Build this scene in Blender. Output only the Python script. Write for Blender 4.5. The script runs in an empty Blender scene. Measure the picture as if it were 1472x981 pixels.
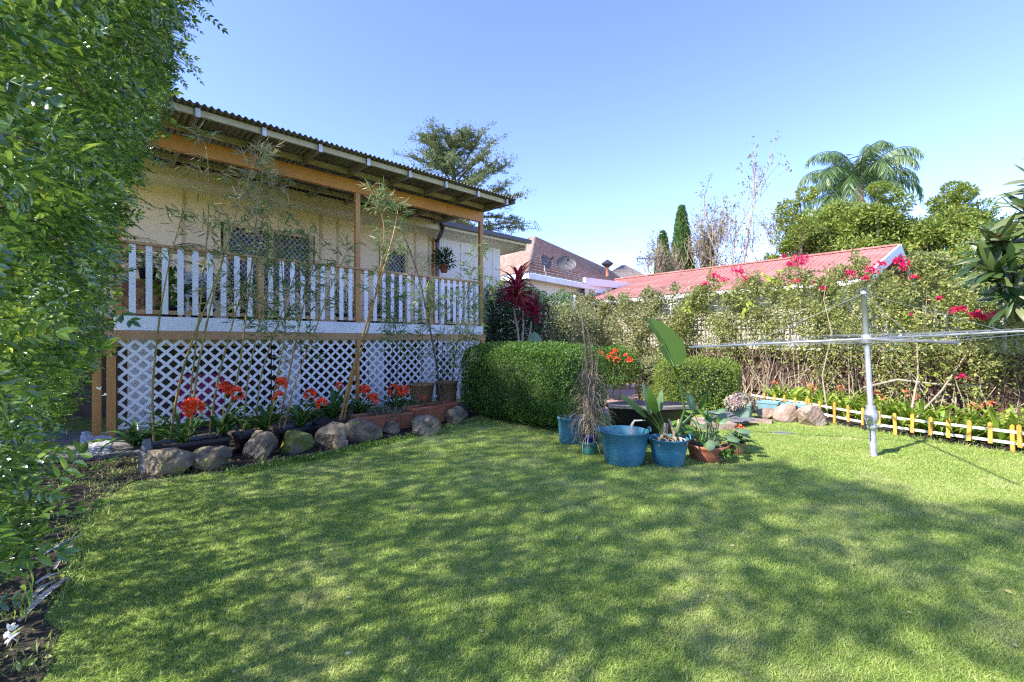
import bpy, math, random
import numpy as np
from mathutils import Vector, Matrix

rng = np.random.default_rng(7)
random.seed(7)
C = bpy.context.scene
COL = C.collection
H = 1.4           # eye height
FPX = 640.0       # focal length in photo pixels (1472 wide)

def at(px, py, Y):
    return np.array([(px - 736) / FPX * Y, Y, H + (490.5 - py) / FPX * Y])
def gnd(px, py, z=0.0):
    Y = FPX * (H - z) / (py - 490.5)
    return np.array([(px - 736) / FPX * Y, Y, z])
def nrm(v):
    v = np.asarray(v, float); n = np.linalg.norm(v, axis=-1, keepdims=True); n[n == 0] = 1
    return v / n

# ------------------------------------------------------------------ objects
def tag(o, label=None, cat=None, group=None, kind=None):
    if label: o['label'] = label
    if cat: o['category'] = cat
    if group: o['group'] = group
    if kind: o['kind'] = kind
    return o
ROOT = {}
def empty(name, loc, label, cat, group=None):
    o = bpy.data.objects.new(name, None); COL.objects.link(o)
    o.location = tuple(float(v) for v in loc); o.empty_display_size = .1
    ROOT[o.name] = np.array([float(v) for v in loc])
    return tag(o, label, cat, group)
def copy_tree(o, parent=None):
    c = o.copy(); COL.objects.link(c)
    if parent: c.parent = parent
    for ch in list(o.children): copy_tree(ch, c)
    return c

class MB:
    def __init__(s): s.v = []; s.f = []; s.n = 0
    def add(s, V, F):
        V = np.asarray(V, float).reshape(-1, 3); F = np.asarray(F, int)
        s.v.append(V); s.f.append(F + s.n); s.n += len(V); return s
    def build(s, name, m, parent=None, smooth=False, loc=None):
        V = np.concatenate(s.v) if s.v else np.zeros((0, 3))
        off = np.zeros(3)
        if parent is not None: off = ROOT[parent.name]
        elif loc is not None: off = np.asarray(loc, float)
        V = V - off
        me = bpy.data.meshes.new(name)
        nl = sum(f.size for f in s.f); nf = sum(len(f) for f in s.f)
        me.vertices.add(len(V)); me.vertices.foreach_set('co', V.astype(np.float32).ravel())
        me.loops.add(nl); me.loops.foreach_set('vertex_index', np.concatenate([f.ravel() for f in s.f]).astype(np.int32))
        tot = np.concatenate([np.full(len(f), f.shape[1]) for f in s.f]); st = np.concatenate([[0], np.cumsum(tot)[:-1]])
        me.polygons.add(nf); me.polygons.foreach_set('loop_start', st.astype(np.int32))
        try: me.polygons.foreach_set('loop_total', tot.astype(np.int32))
        except Exception: pass
        me.update(calc_edges=True); me.validate()
        me.polygons.foreach_set('use_smooth', np.full(nf, bool(smooth)))
        me.materials.append(m)
        o = bpy.data.objects.new(name, me); COL.objects.link(o)
        if parent is not None: o.parent = parent
        else: o.location = tuple(off)
        ROOT[o.name] = off
        return o
    # primitives
    def hexa(s, c):            # 8 corners: bottom 4 ccw, top 4 ccw
        return s.add(c, [[3, 2, 1, 0], [4, 5, 6, 7], [0, 1, 5, 4], [1, 2, 6, 5], [2, 3, 7, 6], [3, 0, 4, 7]])
    def box(s, x0, x1, y0, y1, z0, z1):
        return s.hexa([(x0, y0, z0), (x1, y0, z0), (x1, y1, z0), (x0, y1, z0), (x0, y0, z1), (x1, y0, z1), (x1, y1, z1), (x0, y1, z1)])
    def bar(s, p, q, w, h, up=(0, 0, 1)):
        p = np.asarray(p, float); q = np.asarray(q, float); d = nrm(q - p); up = np.asarray(up, float)
        x = np.cross(d, up)
        if np.linalg.norm(x) < 1e-4: x = np.cross(d, (1, 0, 0))
        x = nrm(x); u = np.cross(x, d)
        c = []
        for e in (p, q):
            for a, b in ((-1, -1), (1, -1), (1, 1), (-1, 1)): c.append(e + x * a * w / 2 + u * b * h / 2)
        return s.hexa(c)
    def tube(s, pts, rad, n=6, cap=True):
        pts = np.asarray(pts, float); k = len(pts)
        rad = np.broadcast_to(np.asarray(rad, float), (k,))
        t = np.gradient(pts, axis=0); t = nrm(t)
        ref = np.array([0, 0, 1.]) if abs(t[:, 2]).mean() < .8 else np.array([1., 0, 0])
        x = nrm(np.cross(t, ref)); y = np.cross(t, x)
        a = np.linspace(0, 2 * np.pi, n, endpoint=False)
        V = pts[:, None] + rad[:, None, None] * (x[:, None] * np.cos(a)[None, :, None] + y[:, None] * np.sin(a)[None, :, None])
        i = np.arange(k - 1)[:, None] * n; j = np.arange(n)[None]; jn = (j + 1) % n
        F = np.stack([i + j, i + jn, i + n + jn, i + n + j], -1).reshape(-1, 4)
        s.add(V.reshape(-1, 3), F)
        if cap and n >= 3:
            b = s.n - k * n
            s.f.append(np.array([[b + q for q in range(n)]])); s.f.append(np.array([[b + (k - 1) * n + q for q in range(n)][::-1]]))
        return s
    def lathe(s, prof, c, n=32, sx=1, sy=1, M=None):
        prof = np.asarray(prof, float); a = np.linspace(0, 2 * np.pi, n, endpoint=False); k = len(prof)
        V = np.stack([prof[:, None, 0] * np.cos(a) * sx, prof[:, None, 0] * np.sin(a) * sy, np.repeat(prof[:, 1:2], n, 1)], -1).reshape(-1, 3)
        if M is not None: V = V @ np.asarray(M).T
        V = V + np.asarray(c, float)
        i = np.arange(k - 1)[:, None] * n; j = np.arange(n)[None]; jn = (j + 1) % n
        return s.add(V, np.stack([i + j, i + jn, i + n + jn, i + n + j], -1).reshape(-1, 4))
    def patch(s, a, b, c, d, nu, nv, disp=None, thick=0):
        # bilinear patch a-b (u) / d-c ; disp(u,v)->metres along normal
        a, b, c, d = [np.asarray(q, float) for q in (a, b, c, d)]
        u = np.linspace(0, 1, nu + 1); v = np.linspace(0, 1, nv + 1); U, Vv = np.meshgrid(u, v)
        P = (a * (1 - U[..., None]) + b * U[..., None]) * (1 - Vv[..., None]) + (d * (1 - U[..., None]) + c * U[..., None]) * Vv[..., None]
        n = nrm(np.cross(b - a, d - a))
        if disp is not None: P = P + n * disp(U, Vv)[..., None]
        i = np.arange(nv)[:, None] * (nu + 1); j = np.arange(nu)[None]
        F = np.stack([i + j, i + j + 1, i + nu + 1 + j + 1, i + nu + 1 + j], -1).reshape(-1, 4)
        s.add(P.reshape(-1, 3), F)
        if thick:
            s.add((P - n * thick).reshape(-1, 3), F[:, ::-1])
        return s
    def prism(s, poly, vec):
        p = np.asarray(poly, float); q = p + np.asarray(vec, float); n = len(p)
        b = s.n; s.v.append(np.concatenate([p, q])); s.n += 2 * n
        s.f.append(np.array([[b + i for i in range(n)][::-1]])); s.f.append(np.array([[b + n + i for i in range(n)]]))
        s.f.append(np.array([[b + i, b + (i + 1) % n, b + n + (i + 1) % n, b + n + i] for i in range(n)]))
        return s
    def scatter(s, T, F, pos, dirv, nv, size):
        T = np.asarray(T, float); F = np.asarray(F, int); pos = np.asarray(pos, float); N = len(pos)
        if N == 0: return s
        x = nrm(dirv); z = np.asarray(nv, float); y = nrm(np.cross(z, x)); z = np.cross(x, y)
        size = np.broadcast_to(np.asarray(size, float), (N,))[:, None, None]
        R = T[None, :, 0:1] * x[:, None] + T[None, :, 1:2] * y[:, None] + T[None, :, 2:3] * z[:, None]
        V = pos[:, None] + size * R
        FF = (F[None] + (np.arange(N) * len(T))[:, None, None]).reshape(-1, F.shape[1])
        return s.add(V.reshape(-1, 3), FF)

# leaf templates (length 1 along x)
L2 = (np.array([(0, 0, 0), (.42, .24, .06), (1, 0, -.05), (.42, -.24, .06)]), [[0, 1, 2], [0, 2, 3]])
L6 = (np.array([(0, 0, 0), (.4, 0, 0), (.72, 0, -.02), (1, 0, -.09), (.22, .17, .05), (.55, .22, .05), (.85, .1, -.02), (.22, -.17, .05), (.55, -.22, .05), (.85, -.1, -.02)]),
      [[0, 1, 5, 4], [1, 2, 6, 5], [0, 7, 8, 1], [1, 8, 9, 2]])
L6T = [[0, 1, 4], [4, 1, 5], [1, 2, 5], [5, 2, 6], [2, 3, 6], [0, 7, 1], [7, 8, 1], [1, 8, 2], [8, 9, 2], [2, 9, 3]]
L6 = (L6[0], L6T)
LN = (np.array([(0, 0, 0), (.3, .055, .02), (1, 0, -.12), (.3, -.055, .02), (.6, .04, -.02), (.6, -.04, -.02)]), [[0, 1, 3], [1, 4, 3], [3, 4, 5], [4, 2, 5]])  # lance
def pinnate(n=4, leaf=L6, k=.3):
    V = []; F = []; b = 0
    def put(M, o, sc):
        nonlocal b
        T = leaf[0] * sc; W = T @ M.T + o; V.append(W); F.append(np.array(leaf[1]) + b); b += len(W)
    for i in range(n):
        x = .18 + .68 * i / (n - 1)
        for sgn in (1, -1):
            a = math.radians(58 - 8 * i / n) * sgn; c, s_ = math.cos(a), math.sin(a)
            put(np.array([[c, -s_, 0], [s_, c, 0], [0, 0, 1]]), np.array([x, 0, .03 - .08 * x * x]), k * (1 - .25 * abs(i - 1.3) / n))
    put(np.eye(3), np.array([.88, 0, -.05]), k * 1.05)
    V.append(np.array([(0, .006, 0), (0, -.006, 0), (.9, 0, -.05)])); F.append(np.array([[b, b + 1, b + 2]]))
    return np.concatenate(V), np.concatenate(F)
PIN = pinnate(4, L6); PIN2 = pinnate(3, L2, .38)
def rosette(n, leaf, tilt=.5, k=1.0, seed=0):
    r = random.Random(seed); V = []; F = []; b = 0
    for i in range(n):
        a = 2 * math.pi * i / n + r.uniform(-.3, .3); e = tilt + r.uniform(-.3, .3)
        x = np.array([math.cos(a) * math.cos(e), math.sin(a) * math.cos(e), math.sin(e)]); y = np.array([-math.sin(a), math.cos(a), 0]); z = np.cross(x, y)
        W = leaf[0] * k * r.uniform(.75, 1.1); V.append(W[:, :1] * x + W[:, 1:2] * y + W[:, 2:3] * z); F.append(np.array(leaf[1]) + b); b += len(W)
    V = np.concatenate(V); return V[:, [2, 0, 1]], np.concatenate(F)   # axis along x
ROS = rosette(6, L2, .45)
ROS8 = rosette(9, L6, .5)

def rdir(N, up=0.0):
    v = rng.normal(size=(N, 3)); v[:, 2] += up; return nrm(v)
def wob(P, s=1.0, k=0):
    x, y, z = P[..., 0] * s, P[..., 1] * s, P[..., 2] * s
    return (np.sin(1.7 * x + 2.3 * y + .9 * z + k) + np.sin(-2.9 * x + 1.3 * z + 1.1 * y + 2 * k + 1) + np.sin(3.1 * y - 2.2 * z + 1.9 * x + 3 * k + 2)
            + .6 * np.sin(5.3 * x + 4.1 * y - 4.7 * z + k) + .5 * np.sin(-7.7 * x + 6.9 * z + 5 * y + k)) / 4.1

# ------------------------------------------------------------------ materials
MATS = {}
def newmat(name):
    m = bpy.data.materials.new(name); m.use_nodes = True; nt = m.node_tree; nt.nodes.clear()
    out = nt.nodes.new('ShaderNodeOutputMaterial'); b = nt.nodes.new('ShaderNodeBsdfPrincipled')
    nt.links.new(b.outputs[0], out.inputs[0]); return m, nt, b, out
def rgba(c): return (c[0], c[1], c[2], 1)
def pm(name, c1, c2=None, scale=8, rough=.6, bump=.0, bscale=None, stretch=(1, 1, 1), metal=0, spec=.5, c3=None, s3=1.5, t3=(.5, .62)):
    m, nt, b, out = newmat(name); N = nt.nodes.new; L = nt.links.new
    tc = N('ShaderNodeTexCoord'); mp = N('ShaderNodeMapping'); mp.inputs['Scale'].default_value = stretch; L(tc.outputs['Object'], mp.inputs[0])
    b.inputs['Roughness'].default_value = rough; b.inputs['Metallic'].default_value = metal; b.inputs['Specular IOR Level'].default_value = spec
    c2 = c2 or tuple(v * .75 for v in c1)
    nz = N('ShaderNodeTexNoise'); nz.inputs['Scale'].default_value = scale; nz.inputs['Detail'].default_value = 6; L(mp.outputs[0], nz.inputs[0])
    rp = N('ShaderNodeValToRGB'); rp.color_ramp.elements[0].position = .35; rp.color_ramp.elements[1].position = .65
    rp.color_ramp.elements[0].color = rgba(c2); rp.color_ramp.elements[1].color = rgba(c1); L(nz.outputs[0], rp.inputs[0])
    col = rp.outputs[0]
    if c3:
        n3 = N('ShaderNodeTexNoise'); n3.inputs['Scale'].default_value = s3; n3.inputs['Detail'].default_value = 8; n3.inputs['Roughness'].default_value = .65; L(mp.outputs[0], n3.inputs[0])
        r3 = N('ShaderNodeValToRGB'); r3.color_ramp.elements[0].position = t3[0]; r3.color_ramp.elements[1].position = t3[1]; L(n3.outputs[0], r3.inputs[0])
        mx = N('ShaderNodeMix'); mx.data_type = 'RGBA'; L(r3.outputs[0], mx.inputs[0]); L(col, mx.inputs[6]); mx.inputs[7].default_value = rgba(c3); col = mx.outputs[2]
    L(col, b.inputs['Base Color'])
    if bump:
        nb = N('ShaderNodeTexNoise'); nb.inputs['Scale'].default_value = bscale or scale * 4; nb.inputs['Detail'].default_value = 8; L(mp.outputs[0], nb.inputs[0])
        bp = N('ShaderNodeBump'); bp.inputs['Strength'].default_value = min(bump, 1); bp.inputs['Distance'].default_value = .01 * max(1, bump); L(nb.outputs[0], bp.inputs['Height']); L(bp.outputs[0], b.inputs['Normal'])
    MATS[name] = m; return m
def leafmat(name, cols, rough=.45, trans=.3, spec=.5, patch=None, pscale=1.0):
    m, nt, b, out = newmat(name); N = nt.nodes.new; L = nt.links.new
    g = N('ShaderNodeNewGeometry'); rp = N('ShaderNodeValToRGB'); cr = rp.color_ramp
    k = len(cols)
    cr.elements[0].color = rgba(cols[0]); cr.elements[0].position = 0; cr.elements[1].color = rgba(cols[-1]); cr.elements[1].position = 1
    for i in range(1, k - 1):
        e = cr.elements.new(i / (k - 1)); e.color = rgba(cols[i])
    L(g.outputs['Random Per Island'], rp.inputs[0]); col = rp.outputs[0]
    if patch:
        tc = N('ShaderNodeTexCoord'); nz = N('ShaderNodeTexNoise'); nz.inputs['Scale'].default_value = pscale; nz.inputs['Detail'].default_value = 3; L(tc.outputs['Object'], nz.inputs[0])
        r3 = N('ShaderNodeValToRGB'); r3.color_ramp.elements[0].position = .45; r3.color_ramp.elements[1].position = .65; L(nz.outputs[0], r3.inputs[0])
        mx = N('ShaderNodeMix'); mx.data_type = 'RGBA'; L(r3.outputs[0], mx.inputs[0]); L(col, mx.inputs[6]); mx.inputs[7].default_value = rgba(patch); col = mx.outputs[2]
    L(col, b.inputs['Base Color']); b.inputs['Roughness'].default_value = rough; b.inputs['Specular IOR Level'].default_value = spec
    if trans:
        tr = N('ShaderNodeBsdfTranslucent'); hs = N('ShaderNodeHueSaturation'); hs.inputs['Value'].default_value = 1.6; hs.inputs['Hue'].default_value = .485; L(col, hs.inputs['Color']); L(hs.outputs[0], tr.inputs[0])
        ms = N('ShaderNodeMixShader'); ms.inputs[0].default_value = trans; L(b.outputs[0], ms.inputs[1]); L(tr.outputs[0], ms.inputs[2]); L(ms.outputs[0], out.inputs[0])
    MATS[name] = m; return m

WHITE = pm('white_paint', (.86, .85, .83), (.78, .77, .75), 3, .5, .2, 30, c3=(.62, .59, .52), s3=6, t3=(.64, .78))
RAILW = pm('weathered_white_rail', (.74, .70, .62), (.60, .55, .46), 9, .7, .3, 30)
WARMWALL = pm('bounce_tinted_cladding', (.86, .66, .42), (.82, .62, .39), 1.2, .6, .1, 25)  # white veranda wall; warm bounced light is put into this cream tint
PEACHW = pm('white_cladding', (.80, .72, .62), (.76, .68, .58), 1.0, .6, .1, 25)
OLIVE = pm('olive_timber', (.55, .46, .29), (.45, .37, .22), 5, .6, .3, 40)
STAIN = pm('stained_timber', (.55, .27, .07), (.42, .19, .045), 3, .5, .4, 14, (1, 1, .35))
STAINL = pm('stained_rail', (.52, .29, .12), (.42, .22, .08), 4, .5, .3, 18)
BEAMC = pm('stained_beam', (.62, .27, .035), (.50, .20, .022), 1.6, .45, .3, 12)
IRON = pm('corrugated_iron', (.26, .24, .215), (.18, .165, .15), 2.5, .8, .2, 20, metal=.0, c3=(.22, .14, .09), s3=1.2, t3=(.58, .75))
GUTTER = pm('brown_gutter', (.075, .05, .045), (.055, .038, .034), 3, .35)
TILE = pm('terracotta_tiles', (.34, .205, .15), (.22, .13, .095), 6, .75, .5, 30, c3=(.30, .27, .22), s3=3, t3=(.52, .66))
TILEG = pm('grey_brown_tiles', (.24, .19, .16), (.17, .13, .11), 4, .8, .5, 30)
REDROOF = pm('red_metal_roof', (.40, .165, .125), (.33, .13, .10), 1.2, .7, .1, 20, c3=(.48, .20, .16), s3=.8)
GLASS = pm('dark_window_glass', (.03, .03, .03), (.015, .015, .015), 2, .25, spec=.3)
STEEL = pm('galvanised_steel', (.50, .51, .52), (.36, .37, .39), 14, .42, .15, 60, metal=.55)
WIRE = pm('galvanised_wire', (.45, .45, .45), None, 10, .4, metal=.6)
DARKM = pm('dark_metal', (.06, .06, .065), None, 10, .4, metal=.4)
SOIL = pm('garden_soil', (.045, .032, .022), (.022, .016, .012), 14, .95, 1.0, 45, c3=(.10, .08, .055), s3=30, t3=(.60, .68))
POTSOIL = pm('potting_soil', (.06, .045, .032), (.025, .018, .014), 40, .95, 1.0, 90, c3=(.16, .13, .10), s3=60, t3=(.58, .66))
ROCKM = pm('mossy_stone', (.29, .235, .165), (.095, .075, .052), 9, .9, 2.2, 30, c3=(.20, .21, .05), s3=7, t3=(.56, .66))
ROCKMOSS = pm('moss_covered_stone', (.17, .20, .04), (.10, .12, .03), 10, .95, 1.6, 40, c3=(.17, .15, .12), s3=5, t3=(.52, .6))
ROCKB = pm('brown_sandstone', (.40, .29, .22), (.26, .18, .135), 7, .9, 1.4, 24, c3=(.46, .40, .34), s3=6, t3=(.55, .66))
SLATE = pm('grey_slate', (.19, .19, .20), (.11, .11, .12), 12, .8, .8, 50)
PAVER = pm('concrete_paver', (.20, .19, .18), (.13, .125, .12), 10, .9, .8, 60)
PINKPAVE = pm('pink_paving', (.50, .33, .28), (.40, .25, .21), 6, .85, .5, 40)
TERRA = pm('terracotta', (.36, .13, .065), (.27, .09, .045), 5, .65, .3, 30, c3=(.32, .19, .13), s3=4, t3=(.58, .72))
TERRAO = pm('ochre_clay', (.33, .19, .085), (.22, .13, .06), 8, .7, .4, 40)
BLACKP = pm('black_plastic', (.012, .012, .015), (.02, .02, .024), 5, .38)
BLUEP = pm('blue_plastic', (.05, .21, .30), (.035, .15, .22), 5, .5, .25, 30, c3=(.17, .27, .29), s3=4.5, t3=(.54, .72))
COBALT = pm('cobalt_glaze', (.015, .03, .22), None, 5, .2)
TEAL = pm('teal_glaze', (.04, .23, .20), (.03, .17, .16), 6, .3)
GREENP = pm('grey_green_plastic', (.22, .32, .26), (.17, .26, .21), 4, .5)
SKYP = pm('pale_blue_plastic', (.22, .38, .44), (.17, .31, .37), 4, .5)
WATER = pm('pot_water', (.02, .05, .05), None, 3, .05)
PALING = pm('brown_palings', (.145, .075, .055), (.085, .045, .035), 3, .85, .6, 14, (6, 6, .5))
YELLOWP = pm('yellow_orange_timber', (.68, .36, .07), (.56, .28, .05), 6, .5, .3, 30)
BARK = pm('grey_bark', (.20, .155, .11), (.11, .085, .06), 14, .95, .8, 40)
PALEBARK = pm('pale_bark', (.42, .35, .26), (.27, .22, .155), 20, .9, .6, 60)
DARKBARK = pm('dark_bark', (.07, .052, .04), (.04, .03, .024), 14, .95, .8, 40)
DRY = pm('dry_straw', (.46, .37, .24), (.28, .21, .135), 12, .9, .3)
DRYG = pm('dry_grey_frond', (.56, .52, .44), (.36, .32, .26), 12, .9, .4)
CANE = pm('bamboo_cane', (.34, .24, .05), (.20, .17, .045), 5, .45, c3=(.12, .15, .035), s3=3)
CANEO = pm('golden_bamboo_cane', (.45, .23, .045), (.28, .17, .04), 5, .4)
CANED = pm('dark_bamboo_cane', (.055, .05, .03), (.035, .03, .02), 5, .5)
WOODC = pm('carved_brown_wood', (.16, .06, .02), (.07, .026, .01), 6, .4, .6, 12, c3=(.30, .16, .05), s3=5)
FLOWER = leafmat('orange_petals', [(.70, .06, .02), (.85, .16, .04), (.8, .05, .02), (.88, .24, .07)], .5, .25)
FLOWERP = leafmat('peach_petals', [(.75, .22, .08), (.8, .35, .18), (.7, .12, .06)], .5, .25)
MAGENTA = leafmat('magenta_bracts', [(.60, .01, .09), (.70, .02, .13), (.5, .01, .06)], .5, .3)
WPETAL = leafmat('white_petals', [(.75, .75, .68), (.8, .8, .76)], .5, .25)
LHEDGE = leafmat('glossy_hedge_leaves', [(.020, .055, .010), (.055, .125, .018), (.12, .22, .030), (.026, .065, .012), (.25, .36, .055), (.08, .165, .024)], .22, .24, .9)
LBOX = leafmat('box_leaves', [(.045, .11, .013), (.08, .18, .02), (.16, .28, .038), (.03, .075, .01)], .45, .3)
LBOXY = leafmat('yellow_green_leaves', [(.11, .18, .02), (.18, .26, .035), (.26, .33, .06), (.09, .14, .02)], .45, .3)
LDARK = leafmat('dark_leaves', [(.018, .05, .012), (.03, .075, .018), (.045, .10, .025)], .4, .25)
LBAM = leafmat('bamboo_leaves', [(.11, .19, .06), (.17, .26, .08), (.07, .13, .035), (.26, .32, .12)], .45, .3)
LBAMD = leafmat('dry_bamboo_leaves', [(.35, .29, .13), (.28, .25, .12), (.22, .24, .07), (.42, .36, .20)], .6, .3)
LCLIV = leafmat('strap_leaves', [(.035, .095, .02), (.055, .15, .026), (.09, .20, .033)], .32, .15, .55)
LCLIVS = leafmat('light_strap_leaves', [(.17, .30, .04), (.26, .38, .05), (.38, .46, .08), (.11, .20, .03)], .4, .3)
LVAR = leafmat('pale_variegated_leaves', [(.20, .22, .07), (.32, .32, .14), (.42, .40, .22), (.10, .14, .03), (.25, .28, .07)], .5, .3)
LBOUG = leafmat('bougainvillea_leaves', [(.14, .18, .04), (.22, .27, .06), (.33, .35, .10), (.09, .13, .035), (.42, .44, .13), (.38, .33, .17)], .5, .3)
LLIME = leafmat('lime_leaves', [(.38, .46, .05), (.30, .40, .05), (.45, .48, .08)], .5, .4)
LTREE = leafmat('tree_leaves', [(.075, .14, .025), (.16, .24, .035), (.28, .33, .05), (.10, .17, .03), (.38, .36, .06), (.20, .27, .04)], .5, .32, patch=(.17, .23, .035), pscale=.8)
LCEDAR = leafmat('cedar_needles', [(.08, .13, .05), (.13, .18, .07), (.24, .26, .11), (.06, .09, .035)], .6, .2)
LCYP = leafmat('cypress_sprays', [(.035, .09, .015), (.06, .13, .02), (.10, .18, .03)], .6, .2)
LPALM = leafmat('palm_leaflets', [(.09, .16, .05), (.14, .22, .07), (.06, .11, .035), (.26, .30, .13)], .4, .25)
LSPARSE = leafmat('sparse_olive_leaves', [(.16, .17, .07), (.26, .25, .09), (.12, .12, .06), (.32, .24, .09)], .5, .3)
LMAG = leafmat('large_glossy_leaves', [(.03, .065, .014), (.055, .10, .02), (.12, .16, .045), (.24, .25, .12)], .35, .2, .6)
LSTREL = leafmat('paddle_leaves', [(.045, .10, .012), (.065, .13, .016)], .45, .22)
LSTRELG = leafmat('grey_green_paddle_leaves', [(.17, .26, .14), (.13, .22, .10)], .45, .25)
LCORD = leafmat('crimson_leaves', [(.28, .012, .025), (.42, .03, .045), (.12, .01, .02), (.5, .08, .09)], .4, .3)
LSUCC = leafmat('succulent_leaves', [(.45, .38, .25), (.45, .25, .27), (.30, .34, .15), (.15, .15, .32)], .5, .1)

# ------------------------------------------------------------------ camera, world, sun
cam = bpy.data.cameras.new('camera'); co = bpy.data.objects.new('camera', cam); COL.objects.link(co)
co.location = (0, 0, H); co.rotation_euler = (math.radians(90), 0, 0)
cam.sensor_width = 36; cam.lens = FPX / 1472 * 36; cam.clip_end = 3000; cam.clip_start = .02
C.camera = co
SAZ = np.array([-.871, -.491]); EL = math.radians(42)
w = bpy.data.worlds.new('World'); C.world = w; w.use_nodes = True
nt = w.node_tree; bg = nt.nodes['Background']; sk = nt.nodes.new('ShaderNodeTexSky'); sk.sky_type = 'NISHITA'; sk.sun_disc = False
sk.sun_elevation = EL; sk.sun_rotation = math.radians(240.6); sk.air_density = .6; sk.dust_density = 0.0; sk.ozone_density = 6.0; sk.altitude = 0
wb = nt.nodes.new('ShaderNodeMix'); wb.data_type = 'RGBA'; wb.blend_type = 'MULTIPLY'; wb.inputs[0].default_value = 1; wb.inputs[7].default_value = (1.03, .84, .94, 1); nt.links.new(sk.outputs[0], wb.inputs[6]); nt.links.new(wb.outputs[2], bg.inputs[0]); bg.inputs[1].default_value = .15
sl = bpy.data.lights.new('sun', 'SUN'); so = bpy.data.objects.new('sun', sl); COL.objects.link(so)
sl.energy = 2.2; sl.angle = math.radians(1.1); sl.color = (1, .95, .86)
so.rotation_euler = Vector((SAZ[0] * math.cos(EL), SAZ[1] * math.cos(EL), math.sin(EL))).to_track_quat('Z', 'Y').to_euler(); so.location = (-10, -6, 12)
vs = C.view_settings; vs.view_transform = 'Standard'; vs.look = 'None'; vs.gamma = 1; vs.use_curve_mapping = False; vs.exposure = 2.27
C.cycles.max_bounces = 6; C.cycles.diffuse_bounces = 4; C.cycles.glossy_bounces = 2; C.cycles.transmission_bounces = 4; C.cycles.use_denoising = False; C.cycles.filter_width = 1.25; C.cycles.sample_clamp_indirect = 2; C.cycles.use_adaptive_sampling = False

# ------------------------------------------------------------------ ground
def structure(mb, name, m): return tag(mb.build(name, m), kind='structure')
def inpoly(P, poly):
    x, y = P[:, 0], P[:, 1]; r = np.zeros(len(P), bool); n = len(poly)
    for i in range(n):
        x1, y1 = poly[i]; x2, y2 = poly[(i + 1) % n]
        c = ((y1 > y) != (y2 > y)) & (x < (x2 - x1) * (y - y1) / (y2 - y1 + 1e-12) + x1); r ^= c
    return r
m, nt, b, out = newmat('turf_ground'); N = nt.nodes.new; L = nt.links.new
tc = N('ShaderNodeTexCoord'); n1 = N('ShaderNodeTexNoise'); n1.inputs['Scale'].default_value = 90; n1.inputs['Detail'].default_value = 8; L(tc.outputs['Object'], n1.inputs[0])
r1 = N('ShaderNodeValToRGB'); r1.color_ramp.elements[0].position = .35; r1.color_ramp.elements[1].position = .68; r1.color_ramp.elements[0].color = (.12, .19, .028, 1); r1.color_ramp.elements[1].color = (.36, .48, .09, 1); L(n1.outputs[0], r1.inputs[0])
n2 = N('ShaderNodeTexNoise'); n2.inputs['Scale'].default_value = 1.3; n2.inputs['Detail'].default_value = 5; L(tc.outputs['Object'], n2.inputs[0])
r2 = N('ShaderNodeValToRGB'); r2.color_ramp.elements[0].position = .5; r2.color_ramp.elements[1].position = .72; L(n2.outputs[0], r2.inputs[0])
mx = N('ShaderNodeMix'); mx.data_type = 'RGBA'; L(r2.outputs[0], mx.inputs[0]); L(r1.outputs[0], mx.inputs[6]); mx.inputs[7].default_value = (.46, .48, .17, 1)
L(mx.outputs[2], b.inputs['Base Color']); b.inputs['Roughness'].default_value = .95
bp = N('ShaderNodeBump'); bp.inputs['Strength'].default_value = 1; bp.inputs['Distance'].default_value = .02; L(n1.outputs[0], bp.inputs['Height']); L(bp.outputs[0], b.inputs['Normal'])
TURF = m
mb = MB(); mb.add([(-600, -600, 0), (600, -600, 0), (600, 600, 0), (-600, 600, 0)], [[0, 1, 2, 3]])
structure(mb, 'ground', TURF)

def sheet(name, poly, z, m, th=.0, edge=0):
    mb = MB(); p = [(x, y, z - th) for x, y in poly]
    if edge:   # wobbly outline
        q = []
        for i in range(len(poly)):
            a = np.array(poly[i]); c = np.array(poly[(i + 1) % len(poly)]); k = max(2, int(np.linalg.norm(c - a) / .12))
            for t in range(k):
                v = a + (c - a) * t / k; v = v + rng.normal(size=2) * edge; q.append((v[0], v[1], z - th))
        p = q
    mb.prism(p, (0, 0, th if th else .003)); return structure(mb, name, m)
g = lambda px, py: tuple(gnd(px, py)[:2])
bed = [g(40, 1100), g(90, 880), g(105, 780), g(140, 722), g(195, 690), g(230, 688), g(335, 678), g(400, 664), g(500, 645), g(560, 632), g(640, 611), g(680, 600), (-.4, 9.5), (-1.2, 10.2), (-6.3, 6.3), (-6.5, 5), (-5.5, 4.6), (-4.2, 3.2), (-3.2, 2)]
sheet('soil_bed', bed, .004, SOIL, edge=.03)
bed2 = [(5.75, 10.2), (5.05, 9.1), (5.35, 8.1), (5.42, 7.4), (5.75, 6.7), (5.93, 6.3), (6.1, 5.9), (6.4, 5.5), (7.0, 4.0), (8.6, 4.2), (6.8, 10)]
sheet('fence_bed', bed2, .004, SOIL, edge=.03)
# path of pebbled pavers on the left
mb = MB(); mb.prism([(*g(40, 668), 0.004), (*g(138, 662), 0.004), (*g(212, 655), 0.004), (*g(214, 626), 0.004), (*g(60, 623), 0.004)], (0, 0, .045))
structure(mb, 'path', PAVER)
# pink patio beyond the hedge
sheet('patio', [(1.35, 8.6), (3.2, 8.2), (4.6, 9.6), (3.6, 15), (1.2, 15)], .03, PINKPAVE, th=.025)

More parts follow.
